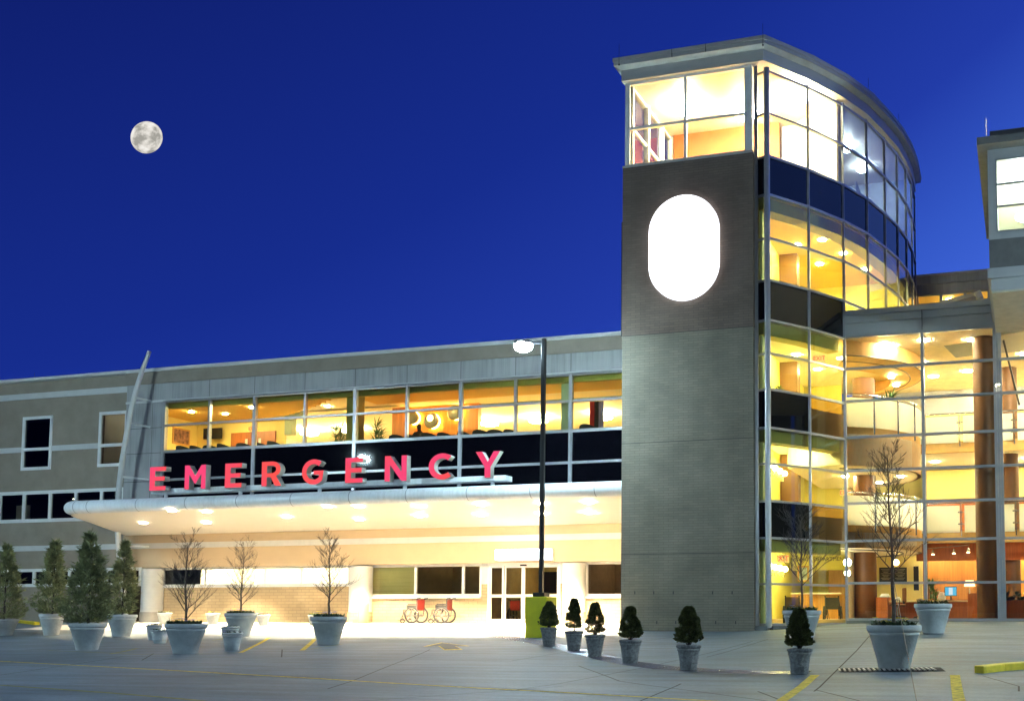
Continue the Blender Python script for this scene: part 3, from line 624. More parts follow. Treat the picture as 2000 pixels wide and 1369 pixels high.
for i, (px, py, r) in enumerate(((807, 816, .33), (844, 822, .38), (889, 806, .36))):
    p = at(px, py, 43.4); t = thing('round_wall_lamp', f'round disc lamp glowing on the orange wood wall, {("leftmost of three", "brightest, in the middle of three", "highest of three, behind a mullion")[i]}', 'lamp', p, 'round lamps on the wood wall')
    MB().ball((p[0], p[1] - .1, p[2]), r, 20, 12, sq=(1, .25, 1)).build('disc', mat('pewter', (.25, .22, .15), .4, metal=.3), t, smooth=True)
    MB().ring((p[0], p[1] + .12, p[2]), (0, 1, 0), r * .85, .03, 24, 6).build('light_ring', emat('ring_glow', (1, .55, .15), 60), t)
    if i == 1: MB().ball((p[0], p[1] - .18, p[2] + .1), .16, 16, 8, sq=(1, .4, 1)).build('bulb', emat('bulb_glow', (1, .85, .5), 8), t)
def leaf_bunch(b, c, n, L_, w, droop=.5, up=.8, mi=0):
    for i in range(n):
        a = random.uniform(0, 6.283); el = random.uniform(.15, 1.3) * up; l = L_ * random.uniform(.6, 1.1); d = Vector((math.cos(a) * math.cos(el), math.sin(a) * math.cos(el), math.sin(el)))
        s = Vector((-math.sin(a), math.cos(a), 0)) * w / 2; p0 = Vector(c); p1 = p0 + d * l * .5; p2 = p0 + d * l - Vector((0, 0, droop * l * .35))
        b.add([p0 - s * .5, p0 + s * .5, p1 + s, p1 - s, p2], [(0, 1, 2, 3), (3, 2, 4)], mi)
def houseplant(name, label, loc, h, pot=True):
    t = thing(name, label, 'plant', loc); b = MB(); st = MB()
    for k in range(4):
        x, y = random.uniform(-.14, .14), random.uniform(-.14, .14); hh = h * random.uniform(.55, .9)
        st.tube([(loc[0] + x * .3, loc[1] + y * .3, loc[2] + .3), (loc[0] + x, loc[1] + y, loc[2] + hh)], .015, 5)
        for q in range(3): leaf_bunch(b, (loc[0] + x, loc[1] + y, loc[2] + hh * (.6 + .2 * q)), 16, h * .34, .045)
    b.build('foliage', M['leaf_t'], t); st.build('stem', M['bark'], t)
    MB().lathe([(.15, 0), (.22, .35), (.2, .36)], loc, 20).build('pot', M['wood_l'], t, smooth=True)
for px, lb in ((660, 'tall dracaena with spiky leaves upstairs beside the sage pillar, standing before the bright opening'), (738, 'spiky green dracaena upstairs, just left of the orange wood wall')):
    houseplant('potted_dracaena', lb, (X_(px, YW + 1.3, 840), YW + 1.3, zfl), 2.0)
def exit_sign(p, y, label, s=1., rz=0.):
    t = thing('exit_sign', label, 'sign', p); x, z = p[0], p[2]
    MB().box(x - .2 * s, x + .2 * s, y, y + .05, z - .11 * s, z + .11 * s).build('housing', emat('exit_face', (1, .62, .22), 1.3), t)
    text_mesh('lettering', 'EXIT', .2 * s, emat('exit_red', (1, .03, .01), 1.6), t, (x, y - .006, z), FRONT, .002)
exit_sign(at(495, 838, YK - .05), YK - .1, 'red exit sign over the double wooden doors upstairs', 1.2)
exit_sign(at(823, 776, 43), 43, 'faint red exit sign hanging over the wood wall upstairs', 1.3)
# flags in the white room
for i, (px, c) in enumerate(((1157, 'red_fabric'), (1165, 'upholstery'), (1174, 'fl_w'))):
    b = MB(); x, Y = X_(px, 42, 820), 42.0
    for k in range(9):
        xx = x + (k - 4) * .03; b.v += [(xx, Y + .05 * math.sin(k * 2.), Z_(px, 848, Y)), (xx, Y + .03 * math.sin(k * 2.), Z_(px, 784, Y))]
    for k in range(8): b.f.append((2 * k, 2 * k + 2, 2 * k + 3, 2 * k + 1)); b.mi.append(0)
    t = thing('standing_flag', f'{("red", "black", "pale violet")[i]} flag hanging furled in the white room next to the brick tower', 'flag', (x, Y, zfl)); b.build('cloth', M[c], t)
    MB().tube([(x, Y + .1, zfl), (x, Y + .1, Z_(px, 778, Y))], .015).build('pole', M['steel'], t)
# seated person
def person_seated(loc, rz):
    J = {0: ((0, 0, .52), .17), 1: ((0, .04, .75), .16), 2: ((0, .10, 1.0), .17), 3: ((0, .13, 1.12), .07), 4: ((0, .17, 1.22), .075), 5: ((0, .19, 1.33), .10), 6: ((0, .18, 1.42), .075),
         7: ((-.19, .12, 1.02), .08), 8: ((-.30, .22, .80), .055), 9: ((-.26, .46, .78), .04), 10: ((.19, .12, 1.02), .08), 11: ((.30, .22, .80), .055), 12: ((.24, .46, .78), .04),
         13: ((-.10, .1, .50), .11), 14: ((-.13, .5, .52), .075), 15: ((-.13, .52, .1), .05), 16: ((-.13, .66, .05), .04), 17: ((.10, .1, .50), .11), 18: ((.13, .5, .52), .075), 19: ((.13, .52, .1), .05), 20: ((.13, .66, .05), .04)}
    E = [(0, 1), (1, 2), (2, 3), (3, 4), (4, 5), (5, 6), (2, 7), (7, 8), (8, 9), (2, 10), (10, 11), (11, 12), (0, 13), (13, 14), (14, 15), (15, 16), (0, 17), (17, 18), (18, 19), (19, 20)]
    me = bpy.data.meshes.new('person'); me.from_pydata([J[i][0] for i in range(21)], E, []); me.materials.append(mat('dark_clothing', (.012, .012, .013), .8))
    o = bpy.data.objects.new('person', me); col.objects.link(o); o.modifiers.new('s', 'SKIN'); s = o.modifiers.new('u', 'SUBSURF'); s.levels = s.render_levels = 2
    for i, v in enumerate(me.skin_vertices[0].data): v.radius = (J[i][1],) * 2; v.use_root = i == 0
    o.location = loc; o.rotation_euler = (0, 0, rz); o.scale = (1.15, 1.15, 1.2)
    return tag(o, 'dark silhouette of a seated person leaning forward before the orange wood wall upstairs', 'person')
person_seated((X_(823, YW + 1.5, 830), YW + 1.5, zfl + .12), R(60))
# ------------------------------------------------------------ canopy
YC = 33.75
can = thing('entrance_canopy', 'long curved-edge white canopy glowing underneath over the emergency entrance', 'canopy', (X_(650, YC), YC, zcan))
zt_, zb_ = Z_(1200, 937, YC), Z_(100, 1003, YC); rt = (zt_ - zb_) / 2; zc_ = (zt_ + zb_) / 2
xl_, xbk = X_(97, YC, 990), X_(246, YW, 1040)
# nose: half-round front edge, rounded left corner, tapering left end
prof = [(-rt * math.sin(math.pi * i / 10), rt * math.cos(math.pi * i / 10)) for i in range(11)]     # (outward, z) from top to bottom
path = []; cr = .9
pa = Vector((XT0 - .02, YC + rt)); pb = Vector((xl_ + rt, YC + rt)); pcn = Vector((xbk, YW))
pts = [(pa, Vector((0, -1)))]
nj = 10; dx = (pb - pa) / nj
for i in range(1, nj): pts.append((pa + dx * i, Vector((0, -1))))
dl_ = (pcn - pb).normalized(); nl = Vector((-dl_.y, dl_.x)) 
if nl.x > 0: nl = -nl
for i in range(9):
    a = i / 8; nn = (Vector((0, -1)) * (1 - a) + nl * a).normalized(); c0 = pb + Vector((cr - rt * .2, cr - rt * .2))
    ce = Vector((pb.x + cr, pb.y + cr)); pts.append((ce + nn * cr, nn))
pts.append((pcn, nl))
nb = MB(); n_ = len(prof)
for p, nn in pts:
    for o_, z in prof: nb.v.append((p.x - nn.x * o_ * 1 * -1 * -1 if False else p.x + nn.x * (-o_), p.y + nn.y * (-o_), zc_ + z))
for i in range(len(pts) - 1):
    for k in range(n_ - 1): nb.f.append((i * n_ + k, i * n_ + k + 1, (i + 1) * n_ + k + 1, (i + 1) * n_ + k)); nb.mi.append(0)
nb.build('rounded_edge', M['canopy'], can, smooth=True)
sj = MB()
for p in (142, 168, 264, 360, 460, 566, 680, 791, 910, 1034, 1160):
    x = X_(p, YC, 980)
    for k in range(n_ - 1):
        (o0, z0), (o1, z1) = prof[k], prof[k + 1]; sj.quad((x - .012, YC + rt + (o0) * 1.006, zc_ + z0 * 1.006), (x + .012, YC + rt + o0 * 1.006, zc_ + z0 * 1.006), (x + .012, YC + rt + o1 * 1.006, zc_ + z1 * 1.006), (x - .012, YC + rt + o1 * 1.006, zc_ + z1 * 1.006))
sj.build('seam', mat('seam_grey', (.25, .25, .27), .6), can)
lp = [(p.x, p.y) for p, _ in pts]; rpoly = [(XT0 - .02, YW - .02)] + [(lp[-1][0], YW - .02)] + lp[::-1][1:]
rpoly = rpoly[::1]
def orient(pl):
    A = sum(a[0] * b[1] - b[0] * a[1] for a, b in zip(pl, pl[1:] + pl[:1])); return pl if A > 0 else pl[::-1]
rp = orient(rpoly)
n_ = len(rp); zso = lambda y: zc_ - rt + (zcan - (zc_ - rt)) * (y - YC - rt) / (YW - YC - rt)
sf = MB(); sf.v = [(x, y, zso(y)) for x, y in rp] + [(x, y, zc_ + rt + .0) for x, y in rp]
sf.f = [tuple(range(n_))[::-1]]; sf.mi = [0]; sf.build('soffit', M['soffit'], can)
rf = MB(); rf.v = [(x, y, zc_ + rt) for x, y in rp]; rf.f = [tuple(range(n_))]; rf.mi = [0]; rf.build('roof', M['canopy'], can)
def soff(px, py):
    d_ = ray(px, py); t = 20.
    while d_[2] * t < zso(d_[1] * t) and t < 70: t += .02
    return d_[0] * t, d_[1] * t, zso(d_[1] * t)
for i, p in enumerate([(404, 998), (404, 1019), (336, 996), (702, 988), (702, 1013), (640, 988)] + [(560, 1008), (820, 1006), (820, 988), (940, 1004), (940, 984), (1060, 1002), (1060, 982), (1150, 1000), (1150, 980), (280, 1020)]):
    x, y, z = soff(*p); wt = 45 if i in (2, 15) else (70 if i < 3 else 95) if p[0] < 760 else 150
    lamp_disc(can, x, y, z, .16, wt, (1, .80, .52), name='canopy_light', drop=.05)
    ld = bpy.data.lights.new('canopy_spot', 'SPOT'); ld.energy = wt * 85; ld.color = (1, .78, .49); ld.spot_size = R(90); ld.spot_blend = .4; ld.shadow_soft_size = .12
    lo = bpy.data.objects.new('canopy_spot', ld); col.objects.link(lo); lo.parent = can; lo.location = Vector((x, y, z - .08)) - ORG[can.name]
# ------------------------------------------------------------ red letters
YS = YC + .55
sg = thing('emergency_sign', 'red EMERGENCY letters standing on a white beam above the canopy', 'sign', (X_(640, YS), YS, zt_))
zbeam0, zbeam1 = Z_(640, 960.5, YS + .2), Z_(640, 951, YS + .2)
zbeam0, zbeam1 = Z_(985, 938, YS), Z_(985, 927.5, YS)
MB().box(X_(295, YS, 960), X_(988, YS, 930), YS, YS + .5, zbeam0, zbeam1).build('beam', M['canopy'], sg, bevel=.01)
for p in (317, 463, 618, 785, 957): MB().tube([(X_(p, YS, 950), YS + .2, zt_ - .12), (X_(p, YS, 950), YS + .2, zbeam0)], .07, 12).build('post', M['canopy'], sg, smooth=True)
T_ = .215
def arc_band(cx, cy, r, t, a0, a1, n=26):
    o = [(cx + r * math.cos(R(a0 + (a1 - a0) * i / n)), cy + r * math.sin(R(a0 + (a1 - a0) * i / n))) for i in range(n + 1)]
    return o + [(cx + (r - t) * math.cos(R(a1 + (a0 - a1) * i / n)), cy + (r - t) * math.sin(R(a1 + (a0 - a1) * i / n))) for i in range(n + 1)]
def glyph(c):
    t = T_
    if c == 'E': return [[(0, 0), (.64, 0), (.64, .18), (t, .18), (t, .41), (.60, .41), (.60, .59), (t, .59), (t, .82), (.64, .82), (.64, 1), (0, 1)]], .64
    if c == 'M': return [[(0, 0), (.2, 0), (.2, .62), (.45, .22), (.49, .22), (.74, .62), (.74, 0), (.94, 0), (.94, 1), (.74, 1), (.47, .55), (.2, 1), (0, 1)]], .94
    if c == 'N': return [[(0, 0), (.2, 0), (.2, .64), (.64, 0), (.84, 0), (.84, 1), (.64, 1), (.64, .36), (.2, 1), (0, 1)]], .84
    if c == 'Y': return [[(.33, 0), (.54, 0), (.54, .40), (.88, 1), (.65, 1), (.437, .60), (.23, 1), (0, 1), (.33, .40)]], .88
    if c == 'C':
        a = arc_band(.5, .5, .51, .2, 48, 312); return [a], .86
    if c == 'G':
        a = arc_band(.5, .5, .51, .2, 48, 340 - 12)
        r = .51; k = 26
        out = [(.5 + r * math.cos(R(48 + (318 - 48) * i / k)), .5 + r * math.sin(R(48 + (318 - 48) * i / k))) for i in range(k + 1)] + [(.93, .55), (.50, .55), (.50, .39), (.73, .39), (.73, .26)]
        ri = .31; out += [(.5 + ri * math.cos(R(312 - (312 - 48) * i / k)), .5 + ri * math.sin(R(312 - (312 - 48) * i / k))) for i in range(k + 1)]
        return [out], .93
    if c == 'R':
        bowl = [(.40, 1)] + [(.40 + .32 * math.sin(R(a)), .68 + .32 * math.cos(R(a))) for a in range(10, 136, 12)]
        hole = [(.2, .83), (.2, .53), (.40, .53)] + [(.40 + .15 * math.sin(R(a)), .68 + .15 * math.cos(R(a))) for a in range(170, 9, -20)] + [(.40, .83)]
        return [[(0, 0), (.2, 0), (.2, .36), (.34, .36), (.52, 0), (.76, 0), (.55, .41)] + bowl[::-1] + [(0, 1)], hole], .76
letters = [('E', 296.5, 957, 329), ('M', 365, 955, 407), ('E', 443.5, 952, 477), ('R', 515, 950, 555), ('G', 594, 947, 637), ('E', 678, 943.5, 713), ('N', 755, 941, 799), ('C', 841, 938, 887), ('Y', 932, 933.5, 981)]
capz = [Z_(p, 957 - 24, YS) for p in (300,)]
capH = .93
redm = emat('letter_red', (.98, .075, .135), 1.0)
_N, _L = redm.node_tree.nodes, redm.node_tree.links; _t = _N.new('ShaderNodeTexCoord'); _n = _N.new('ShaderNodeTexNoise'); _n.inputs['Scale'].default_value = .45; _r = _N.new('ShaderNodeValToRGB'); _q = _r.color_ramp.elements
_q[0].position = .36; _q[0].color = (1, .10, .075, 1); _q[1].position = .64; _q[1].color = (.95, .07, .20, 1); _L.new(_t.outputs['Object'], _n.inputs['Vector']); _L.new(_n.outputs['Fac'], _r.inputs[0]); _L.new(_r.outputs[0], _N['Emission'].inputs[0]); side = mat('letter_return', (.50, .46, .40), .5)
for c, x0, yb, x1 in letters:
    polys, wn = glyph(c); cu = bpy.data.curves.new(c, 'CURVE'); cu.dimensions = '2D'; cu.fill_mode = 'BOTH'; cu.extrude = .13
    xa_, xb_ = X_(x0, YS - .14, yb), X_(x1, YS - .14, yb); sx = (xb_ - xa_ - .0) / wn * (.97)
    for pl in polys:
        s = cu.splines.new('POLY'); s.points.add(len(pl) - 1); s.use_cyclic_u = True
        for i, (u, v) in enumerate(pl): s.points[i].co = (u * sx, v * capH, 0, 1)
    t = bpy.data.objects.new('t', cu); me = bpy.data.meshes.new_from_object(t); bpy.data.objects.remove(t)
    me.name = 'letter'; me.materials.clear(); me.materials.append(side); me.materials.append(redm)
    me.transform(Matrix.Translation(Vector((xa_, YS - .14, zbeam1 - .10)) - ORG[sg.name]) @ Matrix.Rotation(R(90), 4, 'X'))
    for p in me.polygons: p.material_index = 1 if p.normal.y < -.9 else 0
    o = bpy.data.objects.new('letter', me); col.objects.link(o); o.parent = sg; o['label'] = f'red letter {c} with beige side returns'
# ------------------------------------------------------------ leaning mast
YM = 38.1
ms = thing('leaning_mast', 'slender white bowed mast leaning through the left end of the canopy', 'mast', at(246, 1200, YM))
mp_ = [at(px, py, YM) for px, py in ((247, 1212), (240, 1150), (234, 1100), (230, 1040), (229, 1000), (232, 955), (238, 905), (247, 850), (256, 800), (266, 760), (279, 720), (292, 686))]
MB().tube(mp_, [.10, .105, .11, .115, .115, .115, .115, .11, .105, .10, .095, .085], 16).build('shaft', M['trim'], ms, smooth=True)
for (a, b), (c, d_) in (((258, 775), (297, 784)), ((252, 826), (293, 834)), ((239, 931), (291, 937)), ((236, 1065), (291, 1068))):
    p = at(a, b, YM); q = at(c, d_, YW - .12)
    MB().tube([p, q], .05, 8).build('strut', M['trim'], ms, smooth=True)
# ------------------------------------------------------------ lit sign box over the doors
t = thing('lightbox_sign', 'blank glowing white box sign over the entrance doors', 'sign', at(1018, 1092, YW - .5))
p, q = at(966, 1093, YW - .45), at(1071, 1071, YW - .45)
MB().box(p[0], q[0], YW - .45, YW - .15, p[2], q[2]).build('light_face', emat('lightbox', (.92, .97, 1), 6), t, bevel=.03); MB().box(p[0] - .03, q[0] + .03, YW - .15, YW, p[2] - .03, q[2] + .03).build('housing', M['white'], t)
# litter bin
p = at(709, 1217, YW - .9); p = (p[0], p[1], g(p[0], p[1])); t = thing('litter_bin', 'domed beige litter bin beside the round white column', 'bin', p)
MB().lathe([(.2, 0), (.21, .02), (.21, .72)], p, 28).build('body', M['stucco_warm'], t, smooth=True); MB().lathe([(.215, .72), (.215, .78), (.19, .86), (.13, .93), (.04, .96)], p, 28).build('dome_lid', M['stucco_warm'], t, smooth=True)
# roof rods
def rod(px, py, Y, label, h=.6):
    p = at(px, py, Y); tag(MB().lathe([(.03, 0), (.03, .04), (.008, .06), (.006, h)], p, 6).build('lightning_rod', M['pole']), label, 'lightning rod', 'lightning rods on the roofs')
rod(67, 740, YW, 'thin lightning rod on the roof of the beige wing', .3)
# ------------------------------------------------------------ street lamps
def street_lamp(base, h, label, wt, ped=None, arm=-1, cone=75, group=None):
    t = thing('street_lamp', label, 'street lamp', base, group); x, y, z = base; zp = z
    if ped:
        MB().box(x - ped[0] / 2, x + ped[0] / 2, y - ped[0] / 2, y + ped[0] / 2, z - .1, z + ped[1]).build('pedestal', M['ypaint'], t, bevel=.03); zp = z + ped[1]
    MB().box(x - .2, x + .2, y - .2, y + .2, zp, zp + .13).build('base_plate', M['pole'], t, bevel=.01)
    MB().box(x - .065, x + .065, y - .065, y + .065, zp + .13, z + h).build('pole', M['pole'], t, bevel=.012)
    MB().box(x + arm * .065, x + arm * .45, y - .04, y + .04, z + h - .16, z + h - .06).build('arm', M['pole'], t)
    hd = MB(); ax = x + arm * .72; hd.prism([(ax - .32, y - .2), (ax + .32, y - .2), (ax + .32, y + .2), (ax - .32, y + .2)], z + h - .13, z + h - .02, poly2=[(ax - .26, y - .14), (ax + .26, y - .14), (ax + .26, y + .14), (ax - .26, y + .14)])
    hd.build('lamp_head', M['pole'], t, bevel=.02)
    MB().ball((ax, y, z + h - .2), .3, 20, 10, sq=(1, .8, .62)).build('lamp_lens', emat(f'lens_{wt}', (.62, .89, 1), wt * 2.7 / math.pi / .5), t, smooth=True)
    return t
pl = G(1056, 1243)
zt2 = at(1056, 662, pl[1])[2]; zpd = at(1056, 1165, pl[1])[2] - pl[2]
street_lamp(pl, zt2 - pl[2], 'black lamp post with glowing head on a yellow-green concrete pedestal', 720, (.74, zpd))
LG = 'lamp posts round the car park'
street_lamp((11, 24, g(11, 24)), 8.2, 'black lamp post beside the car park, outside the picture on the lobby side', 1900, None, -1, group=LG)
street_lamp((-41.5, 18, g(-41.5, 18)), 11.4, 'black lamp post beyond the end of the conifer row', 1900, None, 1, group=LG)
street_lamp((-14, -3, g(-14, -3)), 9.5, 'black lamp post in the car park facing the entrance', 1250, None, 1, group=LG)
street_lamp((-37.5, 1.5, g(-37.5, 1.5)), 10.3, 'black lamp post in the car park facing the beige wing', 1150, None, 1, group=LG)
# ------------------------------------------------------------ brick tower with curved glass
A_ = (-7.83, 33.56)
PT = [A_, (-6.77, 35.02), (-5.85, YL), (-5.22, 38.19), (-4.78, 39.89), (-4.47, 41.33), (-4.29, 42.84), (-4.22, 44.4), (-4.25, 46.0)]
tw = thing('brick_tower', 'tall brick tower with curved glass wall and lit rooms under a projecting eave', 'building', (-10, YT, -.6))
zt = lambda py: Z_(1503, py, A_[1])
zj = Z_(1213, 657, YT)
ztop = Z_(1213, 330, YT)
XB = XT1                                            # right end of the brick face
bx0 = XT0; YB2 = 46.0
# brick: lower and upper zones, front + left side
def brickbox(z0, z1, m, name, in_=0.0):
    b = MB(); b.box(bx0 + in_, XB - in_, YT + in_, YT + .3, z0, z1); b.box(bx0 + in_, bx0 + .3, YT + .3, YB2, z0, z1)
    return b.build(name, m, tw)
brickbox(-1.1, zj - .02, M['brick_low'], 'brick_wall', .0)
brickbox(zj, ztop, M['brick_up'], 'brick_wall', -.012)
for py in (657, 866, 1082): z = Z_(1213, py, YT); MB().box(bx0 - .002, XB + .002, YT - .004, YT + .1, z - .02, z).build('movement_joint', mat('joint_brown', (.07, .06, .05), .9), tw)
MB().box(bx0 - .02, XB + .02, YT - .03, YT + .32, ztop, ztop + .07).build('brick_cap', M['eave'], tw)
MB().tube([(bx0 - .06, YT + .15, Z_(1213, 655, YT)), (bx0 - .06, YT + .15, Z_(1213, 432, YT))], .05).build('downpipe', M['pole'], tw)
for px, py in ((1240, 1157), (1277, 1157), (1315, 1157), (1392, 1157), (1430, 1157), (1283, 1215), (1320, 1215), (1398, 1215), (1437, 1215)):
    p = at(px, py, YT); MB().box(p[0] - .015, p[0] + .015, YT - .006, YT + .05, p[2] - .05, p[2] + .05).build('weep_vent', M['pole'], tw)
# brick return at right edge, recess and the corner post
XR0 = XB + .12
MB().box(XB - .3, XB, YT + .3, YT + .9, -1.1, ztop).build('brick_return', M['brick_low'], tw)
MB().box(XB, XR0, YT + .22, YT + .32, -.5, zt(95)).build('corner_flashing', M['alu'], tw)
zbase = zt(1219)
LV = [(222, 140, 305), (465, 380, 547), (690, 625, 760), (905, 835, 978), (1140, 1050, 1219)]   # transom, head, sill
SP = [(305, 380), (547, 625), (760, 835), (978, 1050)]
zlob = Z_(1670, 610, YL)
fr = MB(); nP = len(PT)
def nrm(i): a = Vector(PT[max(0, i - 1)]); b = Vector(PT[min(nP - 1, i + 1)]); d = (b - a).normalized(); return Vector((d.y, -d.x))
zhead = zt(140)
for i, p in enumerate(PT):
    z0 = zbase - .02 if i <= 2 else zlob - .5
    if i == 0: continue
    fr.bar((p[0], p[1], z0), (p[0], p[1], zhead + .1), .075, .13)
fr2 = MB().tube([(A_[0] - .02, A_[1] - .05, zbase - .1), (A_[0] - .02, A_[1] - .05, zhead + .1)], .10, 16)
fr2.build('corner_post', M['alu'], tw, smooth=True)
for i in range(nP - 1):
    a, b = PT[i], PT[i + 1]
    for pys in LV + SP:
        for py in (pys if len(pys) == 3 else ()):
            z = zt(py)
            if i >= 2 and z < zlob - .6: continue
            fr.bar((a[0], a[1], z), (b[0], b[1], z), .10, .075)
for py in (222, 140, 305, 380, 465, 547, 625, 690, 760, 835, 905, 978, 1050, 1140, 1219):
    fr.bar((XR0, YT + .27, zt(py)), (A_[0] - .05, A_[1], zt(py)), .09, .07)
fr.build('curtain_frame', M['alu'], tw)
def pane(a, b, z0, z1, m, name='window_pane', off=0):
    MB().quad((a[0], a[1], z0), (b[0], b[1], z0), (b[0], b[1], z1), (a[0], a[1], z1)).build(name, m, tw)
for k, (tr, hd, sl) in enumerate(LV):
    for i in range(nP - 1):
        if i >= 2 and zt(sl) < zlob - 3: continue
        if i >= 2 and k == 1: z0 = max(zt(sl), zlob - .3)
        else: z0 = zt(sl)
        gm = M['glass_y'] if k > 0 else (M['glass'] if i < 2 else M['glass_r'])
        if k == 1 and i > 2: gm = M['glass_r']
        pane(PT[i], PT[i + 1], z0, zt(hd), gm)
    pane((XR0, YT + .27), A_, zt(sl), zt(hd), M['glass_y'] if k else M['glass'])
for k, (hi, lo) in enumerate(SP):
    for i in range(nP - 1):
        if i >= 2 and k > 0: continue
        m_ = M['glass_b'] if (i == 1 and k >= 2) else M['black_glass']
        pane(PT[i], PT[i + 1], zt(lo), zt(hi), m_, 'spandrel_panel')
    pane((XR0, YT + .27), A_, zt(lo), zt(hi), M['black_glass'], 'spandrel_panel')
# plinth along the curved glass
pb = MB()
for a, b in (((XR0 - .1, YT + .27), A_), (PT[0], PT[1]), (PT[1], PT[2])): pb.bar((a[0], a[1], zbase - .3), (b[0], b[1], zbase - .3), .34, .5)
pb.build('plinth', mat('plinth_stone', (.22, .22, .21), .85, bump=.3), tw)
# oval light sign on the brick
ov = thing('oval_light_sign', 'tall blank oval sign glowing white on the brown brick of the tower', 'sign', at(1334, 584, YT))
def stadium(px0, px1, py0, py1, grow, y):
    p, q = at(px0, (py0 + py1) / 2, y), at(px1, (py0 + py1) / 2, y); cx = (p[0] + q[0]) / 2; r = (q[0] - p[0]) / 2 + grow; h0 = at((px0 + px1) / 2, py1, y)[2] - grow + r; h1 = at((px0 + px1) / 2, py0, y)[2] + grow - r
    return [(cx + r * math.cos(R(a)), h1 + r * math.sin(R(a))) for a in range(0, 181, 6)] + [(cx + r * math.cos(R(a)), h0 + r * math.sin(R(a))) for a in range(180, 361, 6)]
def slab_xz(pl, y0, y1):
    n = len(pl); return MB().add([(x, y0, z) for x, z in pl] + [(x, y1, z) for x, z in pl], [tuple(range(n)), tuple(range(n, 2 * n))[::-1]] + [(i, n + i, n + (i + 1) % n, (i + 1) % n) for i in range(n)])
slab_xz(stadium(1267, 1401, 381, 583, -.02, YT - .24), YT - .24, YT - .20).build('light_face', emat('oval_face', (.96, .97, 1), 7), ov)
slab_xz(stadium(1267, 1401, 381, 583, .02, YT - .24), YT - .20, YT + .01).build('housing', emat('oval_side', (.9, .93, 1), 2.2), ov)
# top storey: room windows at the front and left side
zw0, zw1 = ztop + .07, Z_(1222, 163, YT + .1)
xa, xb = bx0 + .10, X_(1459, YT + .1, 250)
window(tw, xa, xb, zw0, zw1, YT + .12, fw=.09, fm=M['white'], gm=M['glass'], xs=[X_(1338, YT + .1, 240)], zs=[Z_(1300, 242, YT + .1)], proud=.02, depth=.14)
MB().box(bx0 + .02, xa, YT + .1, YT + .24, zw0, zw1).box(xb, xb + .16, YT + .06, YT + .3, zw0, zw1).build('corner_post', M['white'], tw)
sw = MB(); sy = [YT + .3, YT + 1.9, YT + 3.5, YT + 4.6]
for y in sy: sw.box(bx0 + .08, bx0 + .26, y - .07, y + .07, zw0, zw1)
for z in (zw0 + .05, (zw0 + zw1) / 2, zw1 - .05): sw.box(bx0 + .1, bx0 + .2, YT + .3, YT + 4.6, z - .045, z + .045)
sw.build('side_window', M['white'], tw)
MB().quad((bx0 + .14, YT + .3, zw0), (bx0 + .14, YT + 4.6, zw0), (bx0 + .14, YT + 4.6, zw1), (bx0 + .14, YT + .3, zw1)).build('window_pane', M['glass_r'], tw)
# fascia above glazing
FP = [(bx0, YT), (-7.95, YT)] + PT[1:] + [(bx0, YB2)]
def offset(pl, d):
    out = []; n = len(pl)
    for i in range(n):
        a, b, c = Vector(pl[i - 1]), Vector(pl[i]), Vector(pl[(i + 1) % n]); e1, e2 = (b - a).normalized(), (c - b).normalized()
        n1, n2 = Vector((e1.y, -e1.x)), Vector((e2.y, -e2.x)); mid = (n1 + n2); mid /= max(.3, mid.dot(n1)); out.append(tuple(b + mid * d))
    return out
zf1 = zw1 + .40
F1 = offset(FP, .06)
MB().prism(F1, zw1, zf1).build('fascia', M['clad2'] if False else streaky('tower_fascia', (.54, .51, .47), (.3, .29, .28), amount=.3, sx=1, sz=1), tw)
F2 = offset(FP, .27)
MB().prism(offset(FP, .10), zf1 - .02, zf1 + .07, poly2=offset(FP, .255)).build('eave_soffit', mat('eave_soffit', (.62, .62, .58), .6), tw)
MB().prism(F2, zf1 + .07, zf1 + .20).build('eave', M['eave'], tw); MB().prism(offset(FP, .30), zf1 + .205, zf1 + .33).build('roof_edge', M['eave'], tw)
ej = MB()
for px in (1312, 1378): x = X_(px, YT - .3, 110); ej.box(x - .008, x + .008, YT - .304, YT - .2, zf1 + .07, zf1 + .33)
ej.build('eave_joint', M['alu_dark'], tw)
for px, py, Y in ((1209, 120, YT - .5), (1490, 82, YT - .5)): rod(px, py + 8, Y, f'thin lightning rod on the tower roof, {"at its left corner" if px < 1300 else "above its front corner"}', .75)
for i, (px, py) in enumerate(((1664, 160), (1761, 262))):
    q = PT[3] if i == 0 else PT[5]; 
    tag(MB().lathe([(.03, 0), (.008, .06), (.006, .6)], (q[0] + .1, q[1] - .05, zf1 + .33), 6).build('lightning_rod', M['pole']), f'thin lightning rod on the curved edge of the tower roof, {"half way along" if i == 0 else "near its far end"}', 'lightning rod', 'lightning rods on the roofs')
# floors and rooms inside the tower
def inner(d, upto=nP): return offset(FP, -d)
INP = [(bx0 + .32, YT + .35), (-8.15, YT + .42), (-7.9, A_[1] + .25)] + [(p[0] - .2, p[1] + .05) for p in PT[1:]] + [(bx0 + .32, YB2)]
slabs = [(305, 380), (547, 625), (760, 835), (978, 1050)]
for k, (hi, lo) in enumerate(slabs):
    z1 = zt(hi) - .35; z0 = zt(lo) + .0
    MB().prism(INP, z0, z1).build('floor_slab', [M['cream'] if k else M['gold_ceil']], tw)
MB().prism(INP, zw1 + .02, zw1 + .1).build('ceiling', M['white_wall'], tw)
MB().prism(INP, -.6, zt(1219) + .02).build('ground_floor', M['tile_floor'], tw)
lv = [(zt(305) - .35, zw1 + .02), (zt(547) - .35, zt(380)), (zt(760) - .35, zt(625)), (zt(978) - .35, zt(835)), (zt(1219), zt(1050))]
